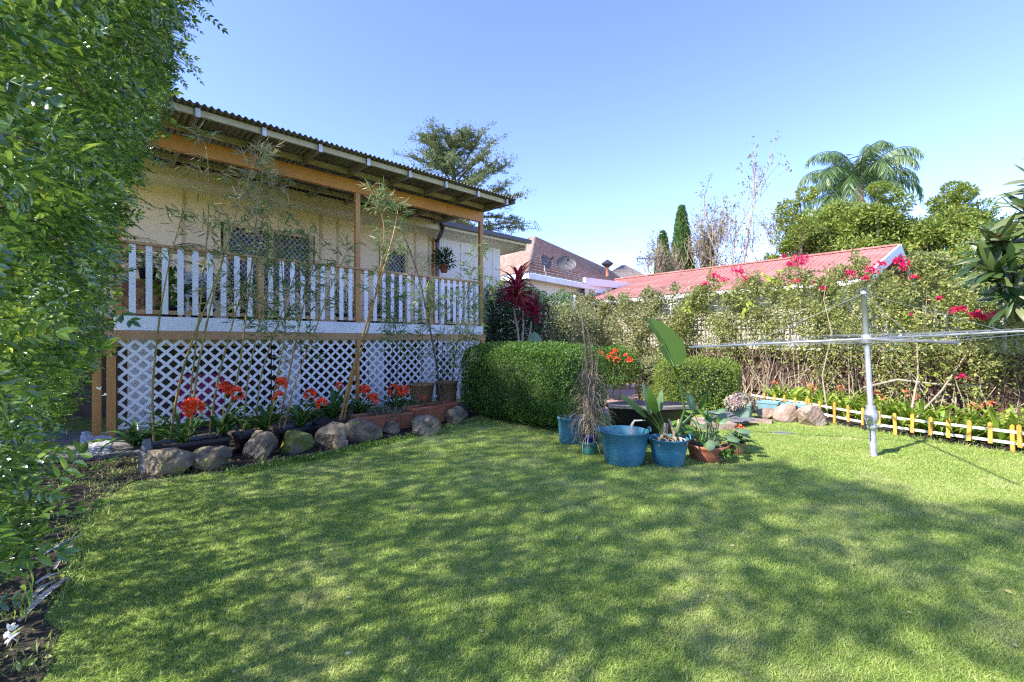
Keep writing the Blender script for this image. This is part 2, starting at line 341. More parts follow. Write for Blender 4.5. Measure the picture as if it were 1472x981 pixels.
lawn = [(-1.75, 1.2), (-1.93, 1.8), g(105, 860), g(112, 775), g(150, 720), g(215, 696), g(335, 682), g(400, 668), g(500, 649), g(560, 636), g(640, 614), g(690, 602), g(800, 634), (.9, 6.4), (1.7, 7.7), (3.5, 8.6), (4.85, 9.3), (5.0, 8.9), (5.25, 8.1), (5.33, 7.4), (5.68, 6.65), (5.85, 6.25), (6.02, 5.85), (6.32, 5.45), (6.9, 4.0), (5.5, 1.2)]
def grass():
    P = []
    for (y0, y1, den) in ((1.2, 2.6, 26000), (2.6, 4.0, 15000), (4.0, 6.0, 8000), (6.0, 9.6, 3600)):
        n = int((y1 - y0) * 9 * den); q = np.stack([rng.uniform(-4.2, 7, n), rng.uniform(y0, y1, n)], -1)
        q = q[np.abs(q[:, 0]) < q[:, 1] * 1.22 + .4]
        e = np.concatenate([q + rng.normal(size=q.shape) * .05]); k = inpoly(e, lawn); P.append(q[k])
    P = np.concatenate(P); n = len(P)
    d = np.maximum(P[:, 1], 1.5)
    clump = wob(np.c_[P, np.zeros(n)], 9) * .5 + wob(np.c_[P, np.zeros(n)], 31, 3) * .5
    h = (.014 + .006 * clump + rng.uniform(-.004, .009, n)).clip(.006)
    wd = (.0012 + .00055 * d) * rng.uniform(.7, 1.3, n)
    a = rng.uniform(0, 2 * np.pi, n); lean = rng.uniform(.2, 1.3, n) * h; la = rng.uniform(0, 2 * np.pi, n)
    b0 = np.stack([P[:, 0] - np.cos(a) * wd, P[:, 1] - np.sin(a) * wd, np.full(n, .0)], -1)
    b1 = np.stack([P[:, 0] + np.cos(a) * wd, P[:, 1] + np.sin(a) * wd, np.full(n, .0)], -1)
    t = np.stack([P[:, 0] + np.cos(la) * lean, P[:, 1] + np.sin(la) * lean, h], -1)
    mb = MB(); mb.add(np.stack([b0, b1, t], 1).reshape(-1, 3), np.arange(3 * n).reshape(-1, 3))
    m, nt, b, out = newmat('grass_blades'); N = nt.nodes.new; L = nt.links.new
    gg = N('ShaderNodeNewGeometry'); rp = N('ShaderNodeValToRGB'); cr = rp.color_ramp
    cr.elements[0].color = (.20, .32, .045, 1); cr.elements[1].color = (.54, .56, .20, 1)
    for p_, c_ in ((.35, (.30, .42, .075, 1)), (.7, (.38, .47, .11, 1)), (.9, (.46, .50, .17, 1))): e = cr.elements.new(p_); e.color = c_
    L(gg.outputs['Random Per Island'], rp.inputs[0])
    tc = N('ShaderNodeTexCoord'); nz = N('ShaderNodeTexNoise'); nz.inputs['Scale'].default_value = 1.5; nz.inputs['Detail'].default_value = 6; nz.inputs['Roughness'].default_value = .6; L(tc.outputs['Object'], nz.inputs[0])
    r3 = N('ShaderNodeValToRGB'); r3.color_ramp.elements[0].position = .52; r3.color_ramp.elements[1].position = .66; L(nz.outputs[0], r3.inputs[0])
    mx = N('ShaderNodeMix'); mx.data_type = 'RGBA'; L(r3.outputs[0], mx.inputs[0]); L(rp.outputs[0], mx.inputs[6]); mx.inputs[7].default_value = (.50, .53, .19, 1)
    L(mx.outputs[2], b.inputs['Base Color']); b.inputs['Roughness'].default_value = .55
    tr = N('ShaderNodeBsdfTranslucent'); L(mx.outputs[2], tr.inputs[0]); ms = N('ShaderNodeMixShader'); ms.inputs[0].default_value = .35
    L(b.outputs[0], ms.inputs[1]); L(tr.outputs[0], ms.inputs[2]); L(ms.outputs[0], out.inputs[0])
    q = np.stack([rng.uniform(-5.2, -1.4, 14000), rng.uniform(1.4, 5.2, 14000)], -1); q = q[inpoly(q, bed) & ~inpoly(q, lawn)]; k = (wob(np.c_[q, np.zeros(len(q))], 3.5, 8) > -.1); q = q[k][:4200]; k = len(q)
    mw = MB(); dv = rdir(k, 1.2); dv[:, 2] = np.abs(dv[:, 2]); mw.scatter(LN[0] * [1, .9, 1], LN[1], np.c_[q, np.full(k, .006)], dv, rdir(k), rng.uniform(.02, .07, k)); k2 = 900; dv = rdir(k2, .6); dv[:, 2] = np.abs(dv[:, 2]); mw.scatter(*L6, np.c_[q[:k2] + .02, np.full(k2, .015)], dv, rdir(k2, 1.5), rng.uniform(.015, .04, k2))
    tag(mw.build('bed_weeds', m), 'sparse weeds and grass creeping over the soil at the hedge foot', 'weeds', kind='stuff')
    o = mb.build('grass', m); tag(o, 'short mown green lawn grass with yellowish worn patches', 'grass', kind='stuff')
    # longer unmown grass along the bed edges
    E = []
    pl = lawn[2:13]
    for i in range(len(pl) - 1):
        p, q = np.array(pl[i]), np.array(pl[i + 1]); k = int(np.linalg.norm(q - p) * 420); t = rng.random(k)[:, None]; E.append(p + (q - p) * t + rng.normal(size=(k, 2)) * .05)
    pl = lawn[16:24]
    for i in range(len(pl) - 1):
        p, q = np.array(pl[i]), np.array(pl[i + 1]); k = int(np.linalg.norm(q - p) * 300); t = rng.random(k)[:, None]; E.append(p + (q - p) * t + rng.normal(size=(k, 2)) * .04)
    E = np.concatenate(E); n = len(E); dv = rdir(n, 1.0); dv[:, 2] = np.abs(dv[:, 2])
    mb = MB(); mb.scatter(LN[0] * [1, .8, 1], LN[1], np.c_[E, np.zeros(n)], dv, rdir(n), rng.uniform(.03, .085, n))
    tag(mb.build('edge_grass', m), 'longer untrimmed grass tufts along the edge of the garden beds', 'grass', kind='stuff')
grass()
def litter():
    n = 2600; q = []
    while len(q) < n:
        p = np.stack([rng.uniform(-6, .0, 4000), rng.uniform(1.6, 9, 4000)], -1); q += list(p[inpoly(p, bed)])
    q = np.array(q[:n]); mb = MB(); dv = rdir(n); dv[:, 2] *= .15; nv = rdir(n, 3)
    mb.scatter(*L2, np.c_[q, rng.uniform(.012, .03, n)], dv, nv, rng.uniform(.015, .06, n))
    tag(mb.build('leaf_litter', leafmat('fallen_leaves', [(.12, .085, .05), (.22, .16, .09), (.07, .05, .03), (.30, .25, .16)], .8, .1)), 'dry fallen leaves scattered over the dark soil beds', 'leaf litter', kind='stuff')
litter()
n = 420; q = np.stack([rng.uniform(-4, 6, 3000), 1.7 + 7 * rng.random(3000) ** 1.4], -1); q = q[inpoly(q, lawn)][:n]; m = len(q); mb = MB()
mb.scatter(*L6, np.c_[q, rng.uniform(.012, .026, m)], rdir(m) * [1, 1, .2], rdir(m, 2.5), rng.uniform(.012, .035, m))
tag(mb.build('lawn_litter', leafmat('pale_fallen_leaves', [(.45, .40, .18), (.30, .22, .12), (.20, .30, .05), (.5, .48, .36)], .7, .1)), 'small pale fallen leaves scattered on the lawn', 'leaf litter', kind='stuff')
# pebbles set in the first paver
def pebbles():
    a, b_, c_, d_ = [np.array(g(*q)) for q in ((112, 661), (158, 658), (160, 628), (120, 626))]
    mb = MB(); T, F = [], []
    for i in range(3):
        r, z = ((1, 0), (.75, .55), (.01, .8))[i]
        for k in range(8): T.append((r * math.cos(k * math.pi / 4), .62 * r * math.sin(k * math.pi / 4), z))
    for i in range(2):
        for k in range(8): F.append([i * 8 + k, i * 8 + (k + 1) % 8, i * 8 + 8 + (k + 1) % 8, i * 8 + 8 + k])
    P = []
    for i in range(15):
        for j in range(22):
            u = (i + .5 + rng.uniform(-.25, .25)) / 15; v = (j + .5 + .5 * (i % 2) + rng.uniform(-.25, .25)) / 22.5
            P.append((a * (1 - u) + b_ * u) * (1 - v) + (d_ * (1 - u) + c_ * u) * v)
    P = np.array(P); n = len(P); dv = np.c_[np.full(n, .8), np.full(n, .5), np.zeros(n)] + rng.normal(size=(n, 3)) * [.1, .1, 0]
    mb.scatter(T, F, np.c_[P, np.full(n, .047)], dv, np.tile([0, 0, 1.], (n, 1)), rng.uniform(.022, .034, n))
    tag(mb.build('paver_pebbles', leafmat('pale_pebbles', [(.55, .55, .56), (.35, .35, .37), (.7, .7, .7), (.2, .2, .22)], .5, 0)), 'rows of pale pebbles set in the paver', 'pebbles', kind='stuff')
pebbles()

# ------------------------------------------------------------------ house with veranda
HO = np.array([-5.56, 6.4]); HD = np.array([.730, .683]); HN = np.array([-.683, .730])
def F(s, w, z): p = HO + HD * s + HN * w; return (p[0], p[1], z)
def fbox(mb, s0, s1, w0, w1, z0, z1):
    return mb.hexa([F(s0, w0, z0), F(s1, w0, z0), F(s1, w1, z0), F(s0, w1, z0), F(s0, w0, z1), F(s1, w0, z1), F(s1, w1, z1), F(s0, w1, z1)])
house = empty('house', F(3, 3, 0), 'warm-lit house with an orange timber veranda and a white lattice base, raised above the lawn', 'house')
WX = [(1.62, 3.55, 2.55, 3.92), (5.2, 6.06, 1.76, 3.92)]     # openings s0,s1,z0,z1
WW = 2.6
BAT = []
def wallmb():
    mb = MB()
    ss = [-7, 1.62, 3.55, 5.2, 6.06, 6.9]
    fbox(mb, -7, 1.62, WW, WW + .15, 1.3, 4.6)
    fbox(mb, 1.62, 3.55, WW, WW + .15, 1.3, 2.55); fbox(mb, 1.62, 3.55, WW, WW + .15, 3.92, 4.6)
    fbox(mb, 3.55, 5.2, WW, WW + .15, 1.3, 4.6); fbox(mb, 5.2, 6.06, WW, WW + .15, 3.92, 4.6)
    fbox(mb, 6.06, 6.9, WW, WW + .15, 1.3, 4.6)
    # cover battens are added below
    for s in (-2.6, -1.7, -.8, .1, .98, 3.68, 4.1, 4.62, 6.3, 6.75):
        BAT.append(s)
    fbox(mb, -7, 6.9, WW - .016, WW - .001, 2.78, 2.83) if False else None
    return mb
wallmb().build('wall', WARMWALL, house)
TAN = pm('tan_battens', (.66, .46, .26), (.58, .40, .22), 4, .6, .2)
for s in BAT: mb = MB(); fbox(mb, s - .022, s + .022, WW - .018, WW - .001, 1.78, 4.44); mb.build('cover_batten', TAN, house)
mb = MB(); fbox(mb, -7, 6.9, WW - .022, WW - .001, 4.34, 4.43) if False else fbox(mb, 3.72, 5.16, WW - .012, WW - .001, 1.78, 1.88); mb.build('skirting_board', TAN, house)
mb = MB(); fbox(mb, 6.9, 9.51, WW, WW + .15, .9, 4.6)
for s in (7.9, 8.6, 9.2): fbox(mb, s - .02, s + .02, WW - .018, WW - .001, .92, 4.42)
fbox(mb, 9.36, 9.51, WW + .15, WW + 8, .9, 4.6); fbox(mb, -7, 9.36, WW + 8, WW + 8.15, 0, 4.6); fbox(mb, -7, -6.85, WW + .15, WW + 8, 0, 4.6)
mb.build('side_wall', PEACHW, house)
# understorey wall, under-deck shade put into its dark brick colour; piers behind lattice
mb = MB(); fbox(mb, -7, 9.5, WW + .05, WW + .2, 0, .9 if False else 1.3); mb.build('foundation_wall', pm('shaded_brick_base', (.11, .075, .06), (.06, .045, .04), 6, .9, .5), house)
for s in (.05, 2.2, 3.9, 5.2, 6.1): mb = MB(); fbox(mb, s, s + .3, .35, .6, 0, 1.5); mb.build('pier', WHITE, house)
# soffit, fascia
mb = MB(); mb.hexa([F(-7, 2.02, 4.62), F(10.12, 2.02, 4.62), F(10.12, WW + .001, 4.44), F(-7, WW + .001, 4.44), F(-7, 2.02, 4.64), F(10.12, 2.02, 4.64), F(10.12, WW, 4.47), F(-7, WW, 4.47)])
mb.hexa([F(9.511, WW, 4.44), F(10.12, WW, 4.44), F(10.12, WW + 8, 4.44), F(9.511, WW + 8, 4.44), F(9.511, WW, 4.47), F(10.12, WW, 4.47), F(10.12, WW + 8, 4.47), F(9.511, WW + 8, 4.47)])
mb.build('soffit', PEACHW, house)
mb = MB(); fbox(mb, -7, 6.75, 1.985, 2.018, 4.5, 4.73); fbox(mb, 6.752, 10.15, 1.985, 2.018, 4.56, 4.70)
fbox(mb, 10.122, 10.15, 2.02, WW + 8, 4.42, 4.70); mb.build('fascia', pm('cream_trim', (.74, .62, .42), (.68, .56, .37), 3, .55, .1), house)
# main roof (low pitch) right of veranda roof
ro = MB()
def corr(u, v, L_=17.4, per=.09, am=.014): return am * np.sin(2 * np.pi * u * L_ / per)
ro.patch(F(-7, 1.93, 4.76), F(10.22, 1.93, 4.76), F(10.22, 6.7, 5.55), F(-7, 6.7, 5.55), 1700, 1, lambda u, v: corr(u, v, 17.22), .012)
ro.patch(F(10.22, 11.4, 4.76), F(-7, 11.4, 4.76), F(-7, 6.7, 5.55), F(10.22, 6.7, 5.55), 40, 1, None, .012)
ro.build('roof', IRON, house, True)
mb = MB(); mb.add([F(9.4, WW, 4.6), F(9.4, 6.7, 5.5), F(9.4, WW + 8, 4.6)], [[0, 1, 2]]); mb.build('gable', PEACHW, house)
# gutter: half-square profile
mb = MB()
for (a, b2) in (((6.70, 1.87), (10.25, 1.87)),):
    prof = [(0, .0), (0, .1), (-.012, .112), (-.012, -.01), (.118, -.01), (.118, .1), (.106, .1), (.106, .0)]
    p0 = [F(a[0], a[1] + x, 4.64 + z) for x, z in prof]; vec = np.array(F(b2[0], 0, 0)) - np.array(F(a[0], 0, 0)); mb.prism(p0, vec)
mb.build('gutter', GUTTER, house)
mb = MB()
P = [F(6.78, 1.93, 4.66), F(6.78, 1.93, 4.52), F(6.97, WW - .07, 4.30), F(6.99, WW - .07, 4.1)]
mb.bar(P[0], P[1], .09, .07); mb.bar(P[1], P[2], .09, .07); mb.bar(F(6.99, WW - .07, 4.36), F(6.99, WW - .07, .5), .10, .075, up=(HN[0], HN[1], 0))
mb.build('downpipe', GUTTER, house)
# windows
FRAMEM = pm('timber_window_frame', (.60, .44, .24), (.50, .36, .19), 4, .55, .2)
def grille(mb, s0, s1, z0, z1, w, per=.112, th=.0045):
    # expanded diamond mesh: two families of bars clipped to the frame
    W_, Hh = s1 - s0, z1 - z0; c = per; k = 1.15
    n = int((W_ + Hh / k) / c) + 2
    for sg in (1, -1):
        for i in range(-1, n):
            a = i * c; t0 = 0.0; t1 = Hh / k           # x = a - t (or mirrored), z = k t
            x0, x1 = a, a - t1
            lo, hi = 0.0, t1
            lo = max(lo, a - W_); hi = min(hi, a)
            if hi - lo < .01: continue
            xa, xb = a - lo, a - hi
            if sg < 0: xa, xb = W_ - xa, W_ - xb
            mb.bar(F(s0 + xa, w, z0 + k * lo), F(s0 + xb, w, z0 + k * hi), th * 2, th * 1.2, up=(HN[0], HN[1], 0))
def window(s0, s1, z0, z1, door=False, parts=2):
    mb = MB(); t = .055
    fbox(mb, s0 - .03, s0 + t, WW - .03, WW + .1, z0 - .03, z1 + .03); fbox(mb, s1 - t, s1 + .03, WW - .03, WW + .1, z0 - .03, z1 + .03)
    fbox(mb, s0 + t, s1 - t, WW - .03, WW + .1, z1 - t, z1 + .03); fbox(mb, s0 + t, s1 - t, WW - .03, WW + .1, z0 - .03, z0 + t)
    mid = (s0 + s1) / 2
    if parts == 2: fbox(mb, mid - .045, mid + .045, WW - .025, WW + .1, z0 + t, z1 - t)
    if door: fbox(mb, s0 + t, s1 - t, WW - .025, WW + .08, z0 + .95, z0 + 1.05)
    f = mb.build('door' if door else 'window', FRAMEM, house)
    p = MB(); fbox(p, s0 + .02, s1 - .02, WW + .10, WW + .115, z0, z1); p.build('pane', GLASS, f)
    gr = MB()
    rs = [(s0 + t, mid - .045), (mid + .045, s1 - t)] if parts == 2 else [(s0 + t, s1 - t)]
    for a, c in rs: grille(gr, a, c, z0 + t, z1 - t, WW - .035)
    gr.build('security_grille', pm('cream_grille', (.72, .64, .50), None, 5, .5), f)
    return f
window(1.70, 3.47, 2.60, 3.90); dr = window(5.24, 6.02, 1.78, 3.90, True, 1)
mb = MB(); fbox(mb, 5.86, 5.90, WW - .10, WW - .06, 2.78, 2.92); mb.build('handle', STEEL, dr)
# blind-like pale curtain inside window
mb = MB(); mb.patch(F(1.8, WW + .13, 2.62), F(2.3, WW + .13, 2.62), F(2.3, WW + .13, 3.9), F(1.8, WW + .13, 3.9), 60, 1, lambda u, v: .012 * np.sin(u * 50))
# deck and base
mb = MB()
for i in range(19): fbox(mb, -3.2, 6.55, .03 + i * .137, .03 + i * .137 + .13, 1.715, 1.745)
mb.build('deck', pm('deck_boards', (.36, .25, .15), (.26, .18, .11), 5, .7, .3), house)
mb = MB(); fbox(mb, -.12, 6.62, -.03, .028, 1.555, 1.765); fbox(mb, 6.56, 6.62, .03, 2.55, 1.555, 1.712); mb.build('deck_fascia', WHITE, house)
mb = MB(); fbox(mb, -.22, 6.68, -.055, .03, 1.425, 1.552); fbox(mb, 6.62, 6.68, .032, 2.5, 1.425, 1.552); mb.build('base_beam', STAINL, house)
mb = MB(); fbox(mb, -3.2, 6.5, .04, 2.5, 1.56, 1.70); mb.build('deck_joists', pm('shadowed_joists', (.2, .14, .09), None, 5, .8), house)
# base posts
for s in (-.20, -.35, 3.42, 6.56):
    mb = MB(); wd = .10 if s != 3.42 else .05
    fbox(mb, s, s + wd, -.052 + (.2 if s == -.35 else 0), .04 + (.2 if s == -.35 else 0), .12 if s > 0 else .0, 1.423); mb.build('base_post', STAIN, house)
# lattice panels
def lattice(s0, s1, z0, z1, w, per=.178, wd=.040):
    mb = MB(); W_, Hh = s1 - s0, z1 - z0
    for sg, ww in ((1, w), (-1, w - .008)):
        a = -per
        while a < W_ + Hh + per:
            lo = max(0, a - W_); hi = min(Hh, a)
            if hi - lo > .02:
                xa, xb = a - lo, a - hi
                if sg < 0: xa, xb = W_ - xa, W_ - xb
                mb.bar(F(s0 + xa, ww, z0 + lo), F(s0 + xb, ww, z0 + hi), wd, .006, up=(HN[0], HN[1], 0))
            a += per
    # thin flat bars: bar() width is across; keep the face outward
    fbox(mb, s0, s1, w - .014, w + .006, z0 - .03, z0)
    return mb
def flatbar_lattice(s0, s1, z0, z1, w, per=.178, wd=.040):
    mb = MB(); W_, Hh = s1 - s0, z1 - z0; hw = wd / 2 * math.sqrt(2)
    for sg, ww in ((1, w), (-1, w - .0065)):
        a = 0.0
        while a < W_ + Hh:
            # parallelogram strip between lines x+z=a-hw and a+hw, clipped to the rectangle
            pts = []
            def clip(c):
                lo = max(0.0, c - W_); hi = min(Hh, c); return lo, hi
            poly = [(max(-5, a - hw - z), z) for z in (0, Hh)] + [(a + hw - z, z) for z in (Hh, 0)]
            # Sutherland-Hodgman in x only
            def hc(P, f, inside):
                o = []
                for i in range(len(P)):
                    A, B = P[i - 1], P[i]; ia, ib = inside(A), inside(B)
                    if ia != ib: t = f(A, B); o.append((A[0] + (B[0] - A[0]) * t, A[1] + (B[1] - A[1]) * t))
                    if ib: o.append(B)
                return o
            poly = [(a - hw - 0, 0), (a + hw, 0), (a + hw - Hh, Hh), (a - hw - Hh, Hh)]
            poly = hc(poly, lambda A, B: (0 - A[0]) / (B[0] - A[0]), lambda q: q[0] >= 0)
            if poly: poly = hc(poly, lambda A, B: (W_ - A[0]) / (B[0] - A[0]), lambda q: q[0] <= W_)
            if len(poly) >= 3:
                q = [((x if sg > 0 else W_ - x), z) for x, z in poly]
                if sg < 0: q = q[::-1]
                mb.prism([F(s0 + x, ww, z0 + z) for x, z in q], tuple(np.array(F(0, .005, 0)) - np.array(F(0, 0, 0))))
            a += per
    fbox(mb, s0, s1, w - .012, w + .012, z0 - .035, z0 - .001)
    return mb
for a, c in ((-.08, 1.9), (1.92, 3.41), (3.48, 5.3), (5.32, 6.55)):
    flatbar_lattice(a, c, .17, 1.422, .0).build('lattice_panel', WHITE, house)
# veranda posts
for s in (-.13, 3.40, 6.52):
    mb = MB(); fbox(mb, s, s + .09, -.045, .045, 1.768, 4.295); mb.build('veranda_post', STAIN, house)
mb = MB(); fbox(mb, 6.87, 6.93, WW - .08, WW - .02, 1.75, 4.42); mb.build('door_post', STAIN, house)
# beam (two lengths) and rafters
mb = MB(); fbox(mb, -3.6, 3.43, -.046, .046, 4.30, 4.54); fbox(mb, 3.433, 6.62, -.048, .044, 4.30, 4.54); mb.build('veranda_beam', BEAMC, house)
zr = lambda w: 4.545 + .045 * w
RS = [-2.6, -1.77, -.95, -.12] + [.70 + .829 * i for i in range(8)]
for s in RS:
    mb = MB(); w0, w1 = -1.0, 1.98
    mb.hexa([F(s, w0, zr(w0)), F(s + .045, w0, zr(w0)), F(s + .045, w1, zr(w1)), F(s, w1, zr(w1)), F(s, w0, zr(w0) + .12), F(s + .045, w0, zr(w0) + .12), F(s + .045, w1, zr(w1) + .12), F(s, w1, zr(w1) + .12)])
    r = mb.build('rafter', pm('grey_brown_rafter', (.30, .26, .21), (.23, .195, .155), 4, .6, .3) if 'grey_brown_rafter' not in MATS else MATS['grey_brown_rafter'], house)
    mb = MB(); fbox(mb, s - .006, s + .051, -1.014, -1.002, zr(-1) - .004, zr(-1) + .122); mb.build('end_bracket', pm('white_bracket', (.6, .6, .6), None, 8, .5, metal=.2) if 'white_bracket' not in MATS else MATS['white_bracket'], r)
for w0 in (-.96, -.2, .62, 1.5):
    mb = MB()
    for i, s in enumerate(RS[:-1]): fbox(mb, s + .047, RS[i + 1] - .002, w0, w0 + .045, zr(w0) + .035, zr(w0) + .125)
    mb.build('purlin', OLIVE, house)
vr = MB(); s0, s1 = -3.3, 6.74
vr.patch(F(s0, -1.10, zr(-1.1) + .155), F(s1, -1.10, zr(-1.1) + .155), F(s1, 2.1, zr(2.1) + .16), F(s0, 2.1, zr(2.1) + .16), 1450, 1, lambda u, v: .016 * np.sin(2 * np.pi * u * (s1 - s0) / .083), .010)
vr.build('veranda_roof', IRON, house, True)
mb = MB(); mb.bar(F(6.72, -1.06, zr(-1.06) + .09), F(6.72, 1.9, zr(1.9) + .09), .03, .08); mb.build('barge_board', IRON, house)
# railings
rail = MB()
fbox(rail, -.10, 6.52, -.075, .055, 2.80, 2.838); rail.build('top_rail', STAINL, house)
mb = MB(); fbox(mb, -.04, 6.52, -.03, .035, 2.735, 2.798)
mb.build('upper_rail', STAINL, house)
mb = MB(); fbox(mb, -.04, 6.52, -.03, .035, 1.80, 1.86); mb.build('bottom_rail', STAINL, house)
for s in (1.69, 5.06):
    mb = MB(); fbox(mb, s, s + .09, -.078, .045, 1.768, 2.799); mb.build('newel_post', STAINL, house)
for a, c, n in ((-.04, 1.69, 9), (1.78, 3.40, 9), (3.49, 5.06, 8), (5.15, 6.52, 8)):
    for i in range(n):
        s = a + (c - a) * (i + .62) / (n + .25)
        mb = MB(); fbox(mb, s - .038, s + .038, -.052, -.032, 1.80, 2.798); mb.build('baluster', WHITE, house)
# return railing to the steps
mb = MB(); fbox(mb, 6.53, 6.60, .05, 1.35, 2.77, 2.81); fbox(mb, 6.545, 6.585, .05, 1.35, 1.84, 1.90); fbox(mb, 6.52, 6.61, 1.35, 1.44, 1.75, 2.86); mb.build('return_rail', STAINL, house)
for i in range(7):
    mb = MB(); w = .16 + i * .175; fbox(mb, 6.602, 6.620, w, w + .07, 1.80, 2.768); mb.build('baluster', WHITE, house)
# steps going down to the right
mb = MB()
for i in range(7): fbox(mb, 6.70 + i * .26, 6.98 + i * .26, 1.5, 2.5, 1.53 - i * .22, 1.57 - i * .22)
mb.build('step', PAVER, house)
mb = MB(); mb.bar(F(6.65, 1.47, 1.62), F(8.55, 1.47, .05), .04, .22); mb.build('stair_stringer', WHITE, house)
# small ribbon ornament on wall
mb = MB(); t = np.linspace(0, 2 * np.pi, 18)
mb.tube([F(1.13 + .055 * math.sin(a) * math.cos(a) * 1.6, WW - .03, 3.28 + .08 * math.cos(a)) for a in t], .009, 5)
mb.tube([F(1.13, WW - .03, 3.24), F(1.08, WW - .03, 3.12)], .009, 5); mb.tube([F(1.13, WW - .03, 3.24), F(1.20, WW - .03, 3.12)], .009, 5)
mb.build('wall_ornament', pm('pale_pink_enamel', (.8, .62, .62), None, 5, .4), house)

# ------------------------------------------------------------------ generic plants
def strap(mb, base, az, e0, L_, wd, droop=1.3, segs=7, fold=.25, twist=0, taper=1.0, w0=.55):
    # arching strap leaf as a folded strip
    p = np.array(base, float); e = e0; ds = L_ / segs; pts = [p.copy()]; T = []
    for i in range(segs):
        d = np.array([math.cos(az) * math.cos(e), math.sin(az) * math.cos(e), math.sin(e)]); T.append(d)
        p = p + d * ds; pts.append(p.copy()); e -= droop * (i + 1) / segs * 2 / segs
    T.append(T[-1]); pts = np.array(pts); T = np.array(T)
    side = np.array([-math.sin(az + twist), math.cos(az + twist), 0]); up = np.cross(side, T); up *= np.sign(up[:, 2:3].mean() or 1)
    t = np.linspace(0, 1, segs + 1); wv = wd * np.minimum(1, w0 + (1 - w0) * t * 3) * np.minimum(1, (1 - t ** (2.2 * taper)) * 1.6 + .02)
    mid = pts; l = pts + side * wv[:, None] / 2 + up * (wv * fold)[:, None]; r = pts - side * wv[:, None] / 2 + up * (wv * fold)[:, None]
    V = np.concatenate([l, mid, r]); k = segs + 1; i = np.arange(segs)
    mb.add(V, np.concatenate([np.stack([i, i + 1, k + i + 1, k + i], -1), np.stack([k + i, k + i + 1, 2 * k + i + 1, 2 * k + i], -1)]))
def paddle(mb, base, tip, wd, normal=(0, -1, 0), sag=.06, segs=12, shape=None):
    base = np.array(base, float); tip = np.array(tip, float); ax = tip - base; Ln = np.linalg.norm(ax)
    side = nrm(np.cross(ax, normal)); nn = nrm(np.cross(side, ax)); t = np.linspace(0, 1, segs + 1)
    wv = wd * np.sin(np.pi * np.clip(t, 0, 1) ** .8) ** .62; wv[0] = .004; wv[-1] = .004
    mid = base + ax * t[:, None] + nn * (sag * Ln * np.sin(np.pi * t))[:, None]
    rows = []
    for q, f in ((1, .12), (.5, .03), (0, 0), (-.5, .03), (-1, .12)): rows.append(mid + side * (q * wv / 2)[:, None] - nn * (f * wv * (1 + .25 * np.sin(t * 23 + q)))[:, None])
    V = np.concatenate(rows); k = segs + 1; i = np.arange(segs); Fs = [np.stack([r * k + i, r * k + i + 1, (r + 1) * k + i + 1, (r + 1) * k + i], -1) for r in range(4)]
    mb.add(V, np.concatenate(Fs))
def flowerhead(c, r, n, m, parent, stem_from=None, fl=.055):
    mb = MB(); d = rdir(n, .5); c = np.array(c, float)
    pos = c + d * r * .55
    # trumpet: six petals
    for i in range(n):
        x = d[i]; a0 = rng.uniform(0, 6); ref = nrm(np.cross(x, [.3, .5, .8])); ref2 = np.cross(x, ref)
        pd = []
        for k in range(6):
            a = a0 + k * math.pi / 3; rad = ref * math.cos(a) + ref2 * math.sin(a); pd.append((x * .75 + rad * .65, rad))
        pd = np.array(pd); mb.scatter(L2[0] * [1, 1.1, 1], L2[1], np.tile(pos[i], (6, 1)), pd[:, 0], pd[:, 0] * -.6 + pd[:, 1] * .2 + x, fl * rng.uniform(.8, 1.2) * r / .075)
    f = mb.build('flower_head', m, parent)
    return f
def clivia(label, base, n=18, L_=.5, wd=.045, flowers=(), mat=None, seed=0, group='clivia plants in front of the lattice', fm=None, e=(.7, 1.35), droop=1.5, cat='flowering plant', name='clivia_plant', fr=.08, fn=16):
    r = random.Random(seed); t = empty(name, base, label, cat, group); mb = MB()
    for i in range(n):
        az = r.uniform(0, 2 * math.pi); strap(mb, np.array(base) + [r.gauss(0, .02), r.gauss(0, .02), 0], az, r.uniform(*e), L_ * r.uniform(.7, 1.15), wd * r.uniform(.8, 1.2), droop * r.uniform(.6, 1.2), twist=r.uniform(-.3, .3))
    mb.build('leaves', mat or LCLIV, t, True)
    for q in flowers:
        q = np.array(q, float); b0 = np.array(base, float); m2 = (b0 + q) / 2 + [0, 0, .05]
        s = MB(); s.tube([b0, m2, q], .007, 5); s.build('flower_stem', MATS['light_strap_leaves'], t)
        flowerhead(q, fr, fn, fm or FLOWER, t)
    return t
def rock(label, x0, x1, yt, yb, m=None, seed=0, depth=.8, group=None, cat='rock', lean=0):
    Yf = FPX * H / (yb - 490.5); wd = (x1 - x0) / FPX * Yf; hh = (yb - yt) / FPX * Yf * 1.0
    dp = wd * depth; Yc = Yf + dp * .45; cx = ((x0 + x1) / 2 - 736) / FPX * Yc
    import bmesh
    bm = bmesh.new(); bmesh.ops.create_icosphere(bm, subdivisions=5, radius=1); V = np.array([v.co[:] for v in bm.verts]); Fc = np.array([[v.index for v in f.verts] for f in bm.faces]); bm.free()
    r = np.random.default_rng(seed + 100)
    V = V * (1.12)
    for k in range(11):
        n = nrm(r.normal(size=3)); dd = r.uniform(.62, .9); ex = np.maximum(V @ n - dd, 0); V = V - ex[:, None] * n * .99
    V = V * (1 + .05 * wob(V, 2.2, seed) + .03 * wob(V, 6, seed + 1) + .016 * wob(V, 17, seed + 2) + .010 * wob(V, 41, seed + 4))[:, None]
    V[:, 0] *= wd / 2; V[:, 1] *= dp / 2; V[:, 2] *= hh * .62; V[:, 2] += hh * .42; V[:, 0] += lean * V[:, 2]
    mb = MB(); mb.add(V + [cx, Yc, -.0], Fc); o = mb.build('rock', m or ROCKM, None, False, loc=(cx, Yc, 0)); tag(o, label, cat, group)
    return o
